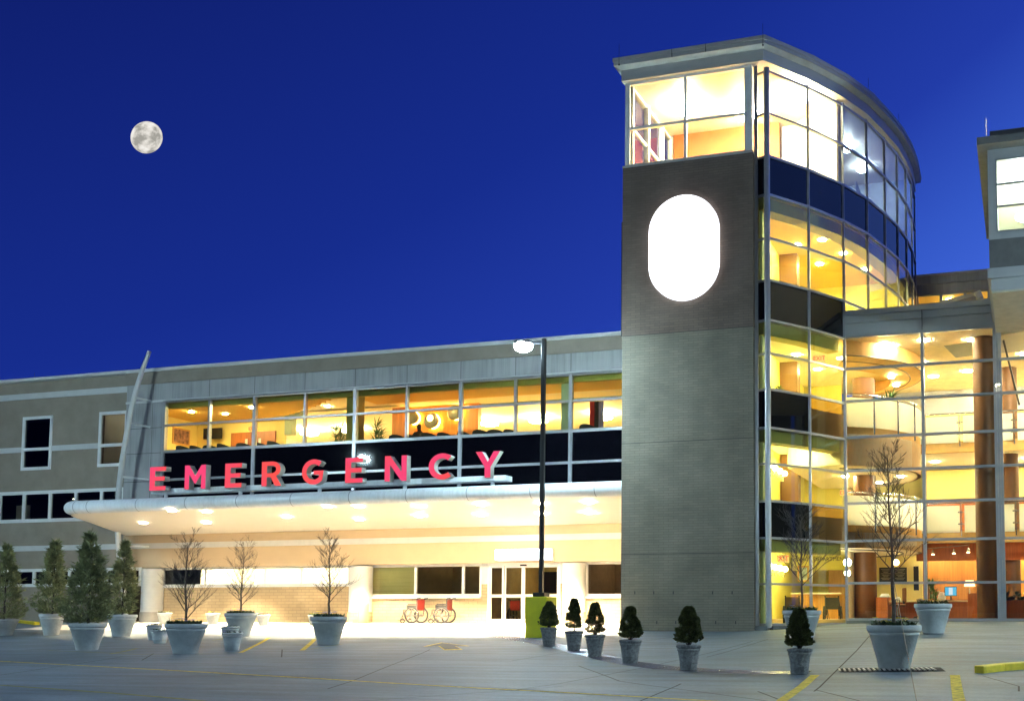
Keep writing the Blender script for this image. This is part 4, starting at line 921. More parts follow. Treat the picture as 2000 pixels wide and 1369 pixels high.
# top room
MB().box(bx0 + .33, -8.4, YT + 4.45, YT + 4.6, *lv[0]).build('back_wall', mat('deep_orange_wall', (.34, .085, .01), .7), tw)
MB().box(-8.39, -6.1, YT + 4.9, YT + 5.05, *lv[0]).build('back_wall', M['white_wall'], tw)
MB().bar((-6.05, 36.75, (lv[0][0] + lv[0][1]) / 2), (-8.2, 38.5, (lv[0][0] + lv[0][1]) / 2), .1, lv[0][1] - lv[0][0]).build('partition', M['yel_wall'] if False else mat('pale_yellow_wall', (.85, .78, .45), .7), tw)
MB().box(bx0 + .4, -4.3, 44.6, 44.75, *lv[0]).build('back_wall', mat('blue_grey_wall', (.45, .5, .55), .8), tw)
for x, y, r_, wt in ((-11.3, 35.6, .42, 420), (-9.4, 36.6, .38, 300), (-7.3, 36.0, .3, 520)): lamp_disc(tw, x, y, zw1 + .02, r_, wt, (1, .96, .76), name='ceiling_light')
for x, y in ((-6.3, 40.5), (-6.0, 42.6)): lamp_disc(tw, x, y, zw1 + .02, .2, 34, COOL, name='ceiling_light')
for y0, y1, x in ((38.7, 39.6, -6.4), (40.2, 41.2, -5.9), (42, 42.8, -5.6)): MB().box(x - .06, x, y0, y1, lv[0][0], lv[0][0] + 1.9).build('screen_wall', M['white_wall'], tw)
# storeys below
yw2 = mat('tower_yellow_wall', (.82, .72, .17), .7, var=.03)
for k in range(1, 5):
    z0, z1 = lv[k]
    MB().box(bx0 + .34, -4.6 if k < 2 else -7.2, 44.2, 44.35, z0, z1).build('back_wall', yw2, tw)
    MB().box(bx0 + .34, bx0 + .44, YT + .4, 44.2, z0, z1).build('side_wall', yw2, tw)
    MB().box(-8.2, -8.1, YT + .45, YT + 1.6, z0, z1).build('side_wall', M['sage'], tw)
    if k < 4:       # corridor partition going back, with a sloped soffit
        MB().box(-8.9, -8.8, 37.2, 44.2, z0, z1 - .0).build('partition', yw2, tw)
        MB().box(-8.78, -8.1, 39.5, 40.0, z0, z1).build('pier', M['brown_col'], tw)
    # bulkhead just behind the glass
    bh = MB()
    for i in range(0, 2 if k > 1 else nP - 1):
        a, b = PT[i], PT[i + 1]; n_ = (Vector(b) - Vector(a)).normalized(); s_ = Vector((-n_.y, n_.x)) * .5
        bh.bar((a[0] + s_.x, a[1] + s_.y, z1 - .21), (b[0] + s_.x, b[1] + s_.y, z1 - .21), .5, .4)
    bh.build('bulkhead', M['olive'], tw)
pts = {1: [(-7.3, 36.6), (-6.9, 38.3), (-6.4, 40), (-7.9, 38.6), (-7.5, 41), (-5.9, 42.2), (-10, 38)], 2: [(-7.3, 36.4), (-6.5, 37.9), (-7.9, 38.4), (-7.6, 41), (-9.8, 38)], 3: [(-7.4, 36.3), (-6.5, 37.7), (-7.9, 38.3), (-7.6, 40.8), (-9.8, 38), (-7.5, 43)], 4: [(-7.4, 36.3), (-6.6, 38), (-7.9, 39.), (-7, 42), (-10, 38)]}
for k, ps in pts.items():
    for x, y in ps: lamp_disc(tw, x, y, lv[k][1] - .0, .14, {1: 62, 2: 60, 3: 72, 4: 78}[k], (1, .93, .45) if k != 2 else (.95, .92, .45))
for y in (36.5, 37.3, 38.1, 38.9):          # globes on the left wall of two storeys
    for k, nm in ((3, 'first floor'), (4, 'ground floor')):
        p = (-8.75 + (.0), y + .6, lv[k][0] + 2.0)
        t = thing('globe_lamp', f'glowing globe wall lamp inside the tower on the {nm}, {("nearest the glass", "second from the glass", "third from the glass", "deepest inside")[int(round((y - 36.5) / .8))]}', 'lamp', p, f'globe lamps on the {nm}')
        MB().ball((p[0] + .14, p[1], p[2]), .1, 14, 10).build('globe', emat('globe_glow', (1, .93, .45), 55), t, smooth=True)
        MB().box(p[0] - .03, p[0] + .1, p[1] - .03, p[1] + .03, p[2] - .3, p[2] - .05).build('bracket', M['steel'], t)
    if y == 36.5: MB().box(-8.9, -8.8, 37.2, 44.2, *lv[4]).build('partition', yw2, tw)
for i, (px, py, Y) in enumerate(((1655, 1098, 38.2), (1655, 1119, 38.2))):
    p = at(px, py, Y); t = thing('globe_lamp', f'very bright lamp by the curved glass corner at ground level, {"upper" if i == 0 else "lower"} of two', 'lamp', p)
    MB().ball(p, .14 - .03 * i, 14, 10).build('globe', emat('globe_glow2', (1, .97, .8), 60), t, smooth=True); MB().tube([(p[0], p[1], p[2] + .1), (p[0], p[1], lv[4][1])], .01, 6).build('cord', M['pole'], t)
# header text and ground floor furnishings
hx0 = -8.7
MB().box(-8.78, -5.9, 41.6, 41.7, zt(1095) + .0, zt(1050)).build('header', yw2, tw)
text_mesh('lettering', 'EMERGENCY DEPARTMENT', .21, M['pole'], tw, at(1590, 1092, 41.5), FRONT, .01)
MB().box(-7.6, -6.9, 43, 43.1, lv[4][0], lv[4][0] + 2.2).build('inner_door', M['wood_l'], tw)
MB().box(-6.2, -6.1, 38.6, 44, *lv[4]).build('partition', mat('pale_cream', (.85, .8, .6), .7), tw)
exit_sign(at(1527, 1091, 39), 39, 'red exit sign glowing on the ground floor of the tower', 1.3)
exit_sign(at(1602, 893, 38.6), 38.6, 'red exit sign by the mullion on the first floor of the tower', 1.1)
exit_sign(at(1651, 962, 40.5), 40.5, 'small red exit sign deep on the first floor near the lobby', 1.0)
exit_sign(at(1600, 700, 38.6), 38.6, 'red exit sign on the second floor of the tower', 1.1)
for px, py, s in ((1500, 745, 0), (1516, 748, 1)): houseplant('potted_plant', f'small vivid green plant on the second-floor tower sill, {"behind the corner post" if s == 0 else "just right of the corner post"}', (X_(px, 34.9, py), 34.9, lv[2][0]), .72)
picture(at(1566, 1120, 41)[0] - .22, at(1566, 1120, 41)[0] + .22, 41.3, at(1566, 1135, 41)[2], at(1566, 1104, 41)[2], 'framed picture on the ground floor wall of the tower behind the bare tree', c=(.4, .45, .5))
# ------------------------------------------------------------ wheelchairs
def wheelchair(name, label, loc, rz, fabric, group=None):
    t = thing(name, label, 'wheelchair', (0, 0, 0), group); t.location = loc; t.rotation_euler.z = rz
    B = lambda f, n, m, **k: f.build(n, m, t, **k)
    for s in (-1, 1):
        y = s * .29; wv = bpy.data.objects.new('t', None)
        rim = MB().ring((-.05, y, .305), (0, 1, 0), .275, .036, 28, 6); ro = rim.build('wheel', M['rubber'], t, smooth=True)
        MB().ring((-.05, y + s * .03, .305), (0, 1, 0), .25, .009, 28, 5).build('hand_rim', M['chrome'], ro)
        sp = MB()
        for k in range(8): a = k * math.pi / 4; sp.bar((-.05, y, .305), (-.05 + .28 * math.cos(a), y, .305 + .28 * math.sin(a)), .014, .02)
        sp.lathe([(.035, -.03), (.035, .03)], (0, 0, 0), 10); 
        for i in range(len(sp.v) - 20, len(sp.v)): v = sp.v[i]; sp.v[i] = (-.05 + v[0], y + v[2], .305 + v[1])
        sp.build('spokes', mat('grey_spoke', (.18, .17, .17), .4, metal=.4), ro)
        MB().ring((.38, s * .22, .09), (0, 1, 0), .08, .024, 16, 6).build('caster', M['rubber'], t, smooth=True)
        fb = MB(); fb.tube([(-.22, s * .23, .92), (-.2, s * .23, .45), (-.18, s * .23, .28), (.3, s * .23, .28), (.34, s * .23, .50), (-.2, s * .23, .50)], .022, 6)
        fb.tube([(.34, s * .22, .50), (.38, s * .22, .2), (.38, s * .22, .1)], .012, 6); fb.tube([(.3, s * .2, .46), (.52, s * .16, .14)], .011, 6)
        fb.tube([(-.2, s * .23, .70), (.16, s * .23, .70), (.2, s * .23, .5)], .012, 6); fb.build('frame', mat('tube_grey', (.06, .05, .05), .4, metal=.3), t)
        MB().box(-.14, .16, s * .23 - .02, s * .23 + .02, .70, .735).build('armrest', M['rubber'], t, bevel=.008)
        MB().tube([(-.22, s * .23, .92), (-.36, s * .23, .93)], .024, 8).build('push_handle', M['rubber'], t)
        MB().box(.46, .62, s * .12 - .06, s * .12 + .06, .10, .115).build('footrest', M['rubber'], t)
        MB().box(-.12, .22, s * .215 - .004, s * .215 + .004, .5, .68).build('side_panel', mat('grey_panel', (.02, .02, .02), .5), t)
    MB().box(-.2, .28, -.2, .2, .49, .515).build('seat', fabric, t)
    q = MB(); q.v = [(-.215, -.22, .52), (-.215, .22, .52), (-.225, .22, .91), (-.225, -.22, .91)]; q.f = [(0, 1, 2, 3)]; q.mi = [0]; MB().box(-.235, -.21, -.22, .22, .50, .90).build('backrest', fabric, t, bevel=.005)
    return t
gy = YG - .85
for px, lb in ((813, 'red folding wheelchair parked by the brick wall, farther from the doors'), (868, 'red folding wheelchair parked by the brick wall, closer to the entrance doors')):
    wheelchair('wheelchair', lb, (X_(px, gy), gy, g(X_(px, gy), gy) + .01), R(177 if px == 813 else 186), mat('deep_red_vinyl', (.13, .006, .004), .5), 'wheelchairs by the entrance').scale = (1.12, 1.12, 1.08)
wheelchair('wheelchair', 'red wheelchair standing just inside the entrance doors', (X_(1012, YG + 1.6), YG + 1.6, zf0), R(90), M['red_vinyl'])
wheelchair('wheelchair', 'wheelchair with a tan backrest inside the tower next to the corner post', (-8.15 + .55, 36.0, lv[4][0]), R(100), M['tan_fabric'])
wheelchair('wheelchair', 'wheelchair with a dark backrest inside the tower near the lobby corner', (-6.45, 37.3, lv[4][0]), R(95), mat('charcoal_vinyl', (.04, .04, .04), .5))
# seat and counter on the tower ground floor
t = thing('reception_counter', 'curved orange wood counter on the tower ground floor behind the wheelchairs', 'counter', (-7.6, 40.2, lv[4][0]))
c_ = MB().prism(orient([(-8.3 + 1.9 * math.sin(R(a)), 39.0 + 1.2 * (1 - math.cos(R(a)))) for a in range(0, 91, 10)] + [(-8.3 + 1.6 * math.sin(R(a)), 39.4 + 1.2 * (1 - math.cos(R(a)))) for a in range(90, -1, -10)]), lv[4][0], lv[4][0] + 1.05); c_.build('front', M['wood_l'], t)
MB().box(-8.3, -6.5, 38.95, 39.5, lv[4][0] + 1.055, lv[4][0] + 1.10).build('top', M['cream'], t)
# ------------------------------------------------------------ glass lobby
lob = thing('glass_lobby', 'tall glazed lobby with yellow-lit balconies and brown columns behind a grid of panes', 'building', (0, YL, -.3))
X0, X1 = PT[2][0], 9.5
yw2 = mat('yellow_wall_bright', (.86, .74, .28), .7, var=.03)
zj_ = lambda py: Z_(1668, py, YL)
rows = [658, 720, 783.5, 854, 919.5, 983, 1056, 1138.5, 1209]
zrw = [zj_(p) for p in rows]; zfl2 = zrw[-1]
vx = [X0, X_(1804, YL, 900), X_(1946, YL, 900), X_(1957, YL, 900) + .0, X_(2112, YL, 900), 9.3]
f = MB()
for i, x in enumerate(vx):
    wd = .045 if i != 1 else .05
    f.box(x - wd, x + wd, YL - .03, YL + (.24 if i == 1 else .12), zfl2, zrw[0])
f.box(vx[2] + .05, vx[3] - .05, YL + .0, YL + .08, zfl2, zrw[0])
for z in zrw: f.box(X0 + .05, X1, YL - .04, YL + .1, z - .04, z + .04)
f.build('curtain_frame', M['alu'], lob)
MB().box(vx[1] - .055, vx[1] + .055, YL + .245, YL + .30, zfl2, zrw[0]).build('mullion_back', M['alu_dark'], lob)
for i in (0, 1, 3, 4):
    for a, b in zip(zrw[1:], zrw[:-1]): MB().quad((vx[i] + .045, YL + .02, a), (vx[i + 1] - .045, YL + .02, a), (vx[i + 1] - .045, YL + .02, b), (vx[i] + .045, YL + .02, b)).build('window_pane', M['glass'], lob)
MB().box(X0, X1, YL - .12, YL + .2, -.75, zfl2 - .04).build('plinth', MATS['plinth_stone'], lob)
# parapet cladding in stepped courses
zp = [zj_(658) + .04, zj_(632), zj_(618), zj_(608.5) + .02]
for (a, b), o in zip(zip(zp, zp[1:]), (.04, .10, .16)): MB().box(X0 + .04, -.8, YL - o, YL + .35, a, b - .012).build('parapet_course', M['clad2'], lob)
pj = MB(); x = X_(1801, YL - .12, 640); pj.box(x - .01, x + .01, YL - .163, YL - .1, zp[0], zp[2]); pj.build('panel_joint', M['alu_dark'], lob)
MB().box(X0 - .3, X1, YL + .36, 50, zp[0] + .0, zp[0] + .25).build('roof', M['eave'], lob)
zlc = zp[0] - .08
MB().box(X0 + .02, X1, YL + .13, 50, zlc, zlc + .07).build('ceiling', mat('lobby_ceiling', (.86, .72, .46), .8), lob)
MB().box(-12, X1, YL + .21, 50, -.75, zfl2 + .0).build('floor', M['tile_floor'], lob)
MB().box(-12, X1, 49.8, 50, zfl2, zlc).build('back_wall', yw2, lob); MB().box(X1, X1 + .2, YL, 50, -.7, zlc).build('side_wall', yw2, lob)
MB().box(-4.2, 0.2, 41.2, 44, zlc - .45, zlc - .002).build('ceiling_recess', M['sage'], lob) if False else None
BC, BR = (-7.5, 40.5), 3.85
def arc(r, a0=-66, a1=62, n=24): return [(BC[0] + r * math.cos(R(a0 + (a1 - a0) * i / n)), BC[1] + r * math.sin(R(a0 + (a1 - a0) * i / n))) for i in range(n + 1)]
bal = []
railm = mat('balcony_front', (.72, .42, .12), .6)
for nm, zlo, zhi in (('lower', zj_(1068), zj_(1020)), ('upper', zj_(905), zj_(826))):
    fh = zhi - zlo
    disc = arc(BR, -66, 62) + [(-8.0, 43.9), (-8.0, 37.2)]
    MB().prism(orient(disc), zlo, zhi - .3).build('balcony_slab', M['cream'], lob)
    fb = MB(); o_, i_ = arc(BR + .0), arc(BR - .14)
    for k in range(24): fb.add([(*o_[k], zhi - fh), (*o_[k + 1], zhi - fh), (*o_[k + 1], zhi + .02), (*o_[k], zhi + .02), (*i_[k], zhi - fh), (*i_[k + 1], zhi - fh), (*i_[k + 1], zhi + .02), (*i_[k], zhi + .02)], [(0, 1, 2, 3), (5, 4, 7, 6), (3, 2, 6, 7), (0, 4, 5, 1)])
    fb.build('balcony_front', railm, lob, smooth=True, weld=True)
    gl = MB(); gr_ = arc(BR + .05, n=48)
    for k in range(48):
        gl.quad((*gr_[k], zhi - .06), (*gr_[k + 1], zhi - .06), (*gr_[k + 1], zhi + .98), (*gr_[k], zhi + .98))
    gl.build('rail_glass', M['frost'], lob)
    hr = MB().tube([(x, y, zhi + 1.08) for x, y in arc(BR + .05, n=40)], .028, 8); hr.build('handrail', M['steel'], lob, smooth=True)
    ps = MB()
    for k in range(0, 49, 6):
        x, y = arc(BR + .12, n=48)[k]; ps.bar((x, y, zhi - .3), (x, y, zhi + 1.08), .05, .05); 
    ps.build('rail_post', M['steel'], lob)
    dlp = MB().tube([(x, y, zlo - .02) for x, y in arc(BR - .7, n=30)], .02, 5); dlp.build('soffit_groove', M['alu_dark'], lob)
    # rear bridge balcony
    YBk = 41.9; zb = zhi + .0
    MB().box(-4.6, X1, YBk, 47, zb - .40, zb - .15).build('balcony_slab', M['cream'], lob)
    MB().box(-4.4, X1, YBk - .1, YBk, zb - .42, zb + .02).build('balcony_front', railm, lob)
    gl2 = MB(); ps2 = MB()
    for k in range(7): gl2.box(-4.15 + k * 2.0, -2.32 + k * 2.0, YBk - .13, YBk - .115, zb - .05, zb + .98)
    for k in range(8): ps2.box(-4.27 + k * 2 - .02, -4.27 + k * 2 + .02, YBk - .2, YBk - .12, zb - .2, zb + 1.08); ps2.box(-4.27 + k * 2 - .12, -4.27 + k * 2 + .12, YBk - .15, YBk - .13, zb + .25, zb + .3).box(-4.27 + k * 2 - .12, -4.27 + k * 2 + .12, YBk - .15, YBk - .13, zb + .7, zb + .75)
    gl2.build('rail_glass', M['frost'], lob); ps2.build('rail_post', M['steel'], lob); MB().box(-4.4, X1, YBk - .16, YBk - .1, zb + 1.05, zb + 1.10).build('handrail', M['steel'], lob)
    if nm == 'lower': MB().box(-4, X1, 46.8, 47, zb - .25, zb + 1.75).build('rear_wall', M['wood'], lob); MB().box(-4, X1, 46.75, 47, zb + 1.76, zb + 3.0).build('rear_wall', yw2, lob)
    else: MB().box(-4, X1, 46.8, 47, zb - .25, zb + 3.0).build('rear_wall', yw2, lob)
# curved ceiling ring of the upper level
rg_ = MB()
for k in range(30):
    a, b = arc(BR + .1, -66, 75, 30)[k], arc(BR + .1, -66, 75, 30)[k + 1]; c, d = arc(BR - 1.1, -66, 75, 30)[k], arc(BR - 1.1, -66, 75, 30)[k + 1]
    rg_.add([(*a, zlc - .55), (*b, zlc - .55), (*b, zlc), (*a, zlc), (*c, zlc - .75), (*d, zlc - .75)], [(0, 1, 2, 3), (1, 0, 4, 5)])
rg_.build('curved_bulkhead', railm, lob, smooth=True)
for r_, dz in ((BR + .12, -.53), (BR - .35, -.62)): MB().tube([(x, y, zlc + dz) for x, y in arc(r_, -66, 75, 30)], .022, 5).build('light_groove', M['alu_dark'], lob)
# columns
def column(px, Y, z0, z1, r, m): MB().lathe([(r, 0), (r, z1 - z0)], (X_(px, Y, 900), Y, z0), 32).build('column', m, lob, smooth=True)
column(1925, YL + 1.3, zfl2, zlc, .37, M['brown_col']); column(1972, 43.0, zfl2, zlc, .33, M['brown_col'])
column(1688, 40.2, zfl2, zlc - .7, .42, M['brown_col']); column(2050, YL + 1.4, zfl2, zlc, .37, M['brown_col'])
# ground floor rear: wood header, light wood wall
zq = lambda py, Y: Z_(1870, py, Y)
MB().box(X_(1790, 42.4), X_(2050, 42.4), 42.4, 42.7, zq(1094, 42.4), zj_(1020) - .41).build('wood_header', M['wood'], lob)
MB().box(X_(1800, 45), X_(1945, 45), 45, 45.2, zfl2, zq(1094, 45) + .3).build('wood_wall', mat('desk_wall_wood', (.42, .17, .035), .45, var=.2, scale=2, stretch=(7, 7, .4)), lob)
MB().box(-8, X_(1800, 44.), 44.4, 44.5, zfl2, 2.2).build('yellow_wall', yw2, lob)
MB().box(X_(1960, 44.5), X1, 44.5, 44.7, zfl2, 2.2).build('yellow_wall', M['orange_wall'], lob)
# lobby lights
for px, py in ((1741, 675), (1797, 706), (1823, 735), (1847, 795), (1995, 653), (2000, 690)):
    d_ = ray(px, py); t = zlc / d_[2]; lamp_disc(lob, d_[0] * t, min(49, d_[1] * t), zlc, .17, 100, (1, .92, .64))
for x, y in ((-4.6, 37.7), (-3.2, 37.6), (-1.6, 38), (.6, 38), (-2, 43), (2, 43), (5, 40), (1, 40), (-1, 46), (4, 46)): lamp_disc(lob, x, y, zlc, .17, 92, (1, .92, .64))  # the ones nearest the glass are added to brighten the balcony fronts
zs1, zs2 = zj_(1020) - .41, zj_(826) - .41
for zz_ in (zs1, zs2):
    for x in (-3.4, -1.6, .2, 2, 4.4): lamp_disc(lob, x, 44.2, zz_ - .0, .14, 36 if zz_ == zs1 else 58, (1, .91, .60))
for x, y in ((-4.6, 38.6), (-4.4, 40.6), (-5.4, 42.3), (-6.4, 40)): 
    for z in (zj_(1066), zj_(905)): lamp_disc(lob, x, y, z, .11, 45, (1, .91, .60))
for x, y in ((-4.6, 39.8), (-4.6, 41.3)): lamp_disc(lob, x, y, zj_(905) + 3.3 if False else zlc - .76, .11, 14, (1, .91, .60))
# reception desk
def P(px, py, Y): return at(px, py, Y)
YD = 39.6
t = thing('reception_desk', 'long cherry wood reception desk with a pale top behind the lobby glass', 'desk', (X_(1790, YD), YD, zfl2))
xa, xb, xm_ = X_(1709, YD), X_(1908, YD), X_(1809, YD)
zd = Z_(1800, 1172, YD)
MB().box(xa + .5, xb - .35, YD, YD + .75, zd - .05, zd).build('top', M['cream'], t, bevel=.01)
MB().prism([(xa, YD + .1), (xa + .45, YD - .05), (xa + .5, YD + .75), (xa, YD + .75)], zfl2, zd + .12).build('end_panel', M['wood'], t); MB().prism([(xb - .34, YD - .05), (xb, YD + .1), (xb, YD + .75), (xb - .34, YD + .75)], zfl2, zd + .25).build('end_panel', M['wood'], t)
MB().box(xm_ + .1, xb - .36, YD + .05, YD + .1, zfl2, zd - .06).build('front_panel', M['wood'], t); MB().box(xa + .52, xm_ - .4, YD + .6, YD + .65, zfl2, zd - .06).build('modesty_panel', M['wood'], t)
for a in (0, 1): MB().box(xm_ - .35, xm_ + .05, YD + .02, YD + .06, zfl2 + .08 + a * .33, zfl2 + .38 + a * .33).build('drawer', M['wood_l'], t)
def on_desk(px, Y=YD + .35): return X_(px, Y), Y, zd
x, y, z = on_desk(1856); t = thing('computer_monitor', 'flat monitor with a glowing blue screen on the reception desk', 'monitor', (x, y, z))
MB().box(x - .22, x + .22, y, y + .05, z + .16, z + .50).build('casing', M['pole'], t, bevel=.008); MB().box(x - .20, x + .20, y - .006, y, z + .18, z + .48).build('screen', emat('screen_blue', (.12, .5, .8), 1.1), t)
MB().box(x - .07, x + .07, y - .012, y - .006, z + .2, z + .46).build('page', emat('screen_page', (.8, .9, 1), 1.), t); MB().tube([(x, y + .05, z + .02), (x, y + .05, z + .2)], .025, 8).lathe([(.12, 0), (.12, .015)], (x, y + .05, z), 16).build('stand', M['pole'], t)
for px, w_, h_, lb in ((1727, .36, .26, 'white boxy printer standing on the desk behind the tree trunk'), (1752, .2, .14, 'small white desk telephone base right of the printer'), (1838, .26, .3, 'pale paper stand on the desk left of the monitor')):
    x, y, z = on_desk(px); t = thing('desk_machine' if px < 1800 else 'paper_stand', lb, 'office item', (x, y, z)); MB().box(x - w_ / 2, x + w_ / 2, y, y + .25, z, z + h_ * .7).build('body', M['white_wall'], t, bevel=.02); MB().prism([(x - w_ / 2 + .02, y + .03), (x + w_ / 2 - .02, y + .03), (x + w_ / 2 - .02, y + .22), (x - w_ / 2 + .02, y + .22)], z + h_ * .7, z + h_, poly2=[(x - w_ / 2 + .05, y + .12), (x + w_ / 2 - .05, y + .12), (x + w_ / 2 - .05, y + .2), (x - w_ / 2 + .05, y + .2)]).build('tray', M['white_wall'], t)
x, y, z = on_desk(1893); t = thing('table_lamp', 'reading lamp with a white shade at the right end of the reception desk', 'lamp', (x, y, z))
MB().lathe([(.1, 0), (.1, .02), (.02, .04), (.02, .55)], (x, y, z), 16).build('stand', M['steel'], t, smooth=True); MB().lathe([(.2, .5), (.15, .72)], (x, y, z), 20).build('lamp_shade', emat('shade_glow', (1, .75, .4), 3), t, smooth=True)
def office_chair(label, x, y, rz):
    t = thing('office_chair', label, 'chair', (0, 0, 0), 'office chairs at the reception desk'); t.location = (x, y, zfl2); t.rotation_euler.z = rz
    MB().box(-.25, .25, -.25, .25, .46, .54).build('seat', M['tan_fabric'], t, bevel=.04); MB().box(-.22, .22, .22, .29, .6, 1.12).build('backrest', M['tan_fabric'], t, bevel=.04)
    MB().box(-.03, .03, .2, .26, .45, .65).build('back_bracket', M['pole'], t); MB().tube([(0, 0, .08), (0, 0, .46)], .03, 8).build('gas_lift', M['steel'], t)
    for s in (-1, 1): MB().tube([(s * .2, 0, .47), (s * .29, 0, .5), (s * .29, 0, .68), (s * .29, -.15, .69)], .018, 6).build('armrest', M['pole'], t)
    b = MB()
    for k in range(5): a = k * 1.2566; b.bar((0, 0, .1), (.28 * math.cos(a), .28 * math.sin(a), .07), .04, .03); b.ball((.28 * math.cos(a), .28 * math.sin(a), .035), .033, 8, 6)
    b.build('star_base', M['pole'], t)
office_chair('tan office chair with dark arms at the left half of the reception desk', X_(1752, YD - .5), YD - .5, R(-70)); office_chair('tan office chair half hidden by the dark mullion at the reception desk', X_(1798, YD - .4), YD - .4, R(-80))
for px in (1730, 1758):
    p = at(px, 1122, 44.3); t = thing('wall_plaque', f'black engraved plaque on the yellow lobby wall, {"left" if px == 1730 else "right"} of two', 'plaque', p)
    MB().box(p[0] - .27, p[0] + .27, 44.32, 44.38, p[2] - .3, p[2] + .3).build('plate', mat('plaque_black', (.03, .035, .03), .4), t)
    ln = MB()
    for k in range(8): ww = .2 - .05 * (k % 3); ln.box(p[0] - ww, p[0] + ww, 44.315, 44.32, p[2] + .22 - k * .06, p[2] + .235 - k * .06)
    ln.build('engraving', mat('engraving', (.4, .42, .36), .6), t)
pd = at(1789, 1130, 44.2); t = thing('hanging_banner', 'narrow dark upright sign on the yellow lobby wall beside the mullion', 'sign', pd)
MB().box(pd[0] - .1, pd[0] + .1, 44.25, 44.3, pd[2] - .45, pd[2] + .5).build('panel', M['pole'], t); MB().box(pd[0] - .105, pd[0] + .105, 44.3, 44.33, pd[2] - .47, pd[2] + .52).build('frame', M['steel'], t)
# track light
t = thing('track_light', 'metal track with three small spot heads before the cherry wood header', 'lamp', at(1870, 1070, 42))
a_, b__ = at(1812, 1071, 42.), at(1893, 1064, 42.); MB().tube([a_, b__], .02, 6).build('track', M['steel'], t)
for px, py in ((1822, 1076), (1863, 1074), (1891, 1072)):
    p = at(px, py, 42.); MB().lathe([(.07, -.12), (.04, 0), (.02, .06)], p, 12).build('spot_head', M['steel'], t); MB().lathe([(.06, 0), (.06, .01)], (p[0], p[1], p[2] - .13), 12).build('bulb', emat('spot_glow', (1, .8, .5), 30), t)
p = at(1896, 1044, 42.); tag(MB().ball(p, .11, 16, 10).build('globe_lamp', emat('globe_glow3', (1, .8, .35), 14), smooth=True), 'single round lamp glowing above the wood header near the big column', 'lamp')
p = at(1748, 1072, 40); tag(MB().ball(p, .12, 16, 10).build('globe_lamp', emat('globe_glow3', (1, .8, .35), 14), smooth=True), 'round lamp under the lower balcony behind the tree trunk, upper of two', 'lamp')
p = at(1750, 1098, 41); tag(MB().ball(p, .12, 16, 10).build('globe_lamp', emat('globe_glow3', (1, .8, .35), 14), smooth=True), 'round lamp deep under the lower balcony, lower of two', 'lamp')
# indoor plants of the lobby
houseplant('potted_palm', 'arching green palm behind the reception desk by the dark mullion', (X_(1822, 41.5), 41.5, zfl2), 1.5)
for px, k in ((1715, 0), (1738, 1)):
    Y = 38.9 + k * .5; houseplant('potted_dracaena', f'spiky plant behind the curved rail of the upper balcony, {"smaller, left" if k == 0 else "larger, right"} of two', (X_(px, Y, 760), Y, zj_(826) - .2), 1.5 + .3 * k)
p = (X_(1988, YL + 1.), YL + 1., zfl2); t = thing('planter_box', 'cherry wood planter box of leafy green plants at the right edge of the lobby', 'planter', p)
MB().box(p[0] - .6, p[0] + 1.2, p[1] - .25, p[1] + .25, zfl2, Z_(1985, 1172, YL + 1)).build('box', M['wood'], t); b = MB()
for k in range(26): leaf_bunch(b, (p[0] + random.uniform(-.5, 1.1), p[1] + random.uniform(-.2, .2), Z_(1985, 1175, YL + 1) + random.uniform(0, .25)), 12, .26, .07)
b.build('foliage', M['leaf_g'], t)
# big HVAC slot in the ceiling + gutter bracing
x = X_(1885, 39.5, 670); MB().add([(x - .7, 38.6, zlc - .01), (x + .7, 38.2, zlc - .01), (x + 1, 40.2, zlc - .01), (x - .4, 40.6, zlc - .01)], [(0, 3, 2, 1)]).build('ceiling_grille', mat('grille_dark', (.12, .12, .11), .5), lob)
MB().bar(at(1960, 665, YL + .5), at(1991, 790, YL + 3.), .06, .06).build('brace', M['alu_dark'], lob)
# ------------------------------------------------------------ low link building behind
YK2 = 46.6
lk = thing('link_building', 'low grey clad upper storey with an orange window strip behind the lobby roof', 'building', (-2, YK2, zp[3]))
zz = lambda py: Z_(1860, py, YK2)
MB().box(-5.2, 5, YK2, YK2 + 6, 8.5, zz(592)).build('wall', M['clad2'], lk)
MB().box(-5.2, 5, YK2 - .05, YK2 + .3, zz(571), zz(553)).box(-5.2, 5, YK2 - .12, YK2 + .3, zz(553) + .01, zz(537)).build('cladding', M['clad'], lk)
MB().box(-5.2, 5, YK2, YK2 + .3, zz(592), zz(590)).build('sill', M['alu'], lk)
xs = [X_(p, YK2, 580) for p in (1791, 1838, 1885, 1932, 1980)]
for a, b in zip(xs, xs[1:]): window(lk, a, b, zz(592) + .02, zz(571), YK2 + .05, fw=.06, fm=M['alu'], gm=M['glass_y'])
room(lk, -5.1, 4.9, YK2 + .32, YK2 + 4, zz(592) - .1, zz(571) + .3, M['orange_wall'], None, M['gold_ceil'], 'room'); 
for x in (-3, -.5, 2): lamp_disc(lk, x, YK2 + 2, zz(571) + .28, .15, 26, WARM)
MB().box(-5.3, 5.1, YK2 - .2, YK2 + 6, zz(537), zz(534)).build('coping', M['eave'], lk)
d = thing('roof_duct', 'sloping grey metal duct lying on the lobby roof', 'duct', at(1880, 588, 43))
a_, b__ = at(1838, 596, 43), at(1914, 577, 43); MB().bar(a_, b__, .7, .16).build('casing', M['eave'], d, bevel=.02); MB().bar(at(1906, 583, 42.9), at(1918, 577, 42.9), .75, .3).build('hood', M['trim'], d, bevel=.03)
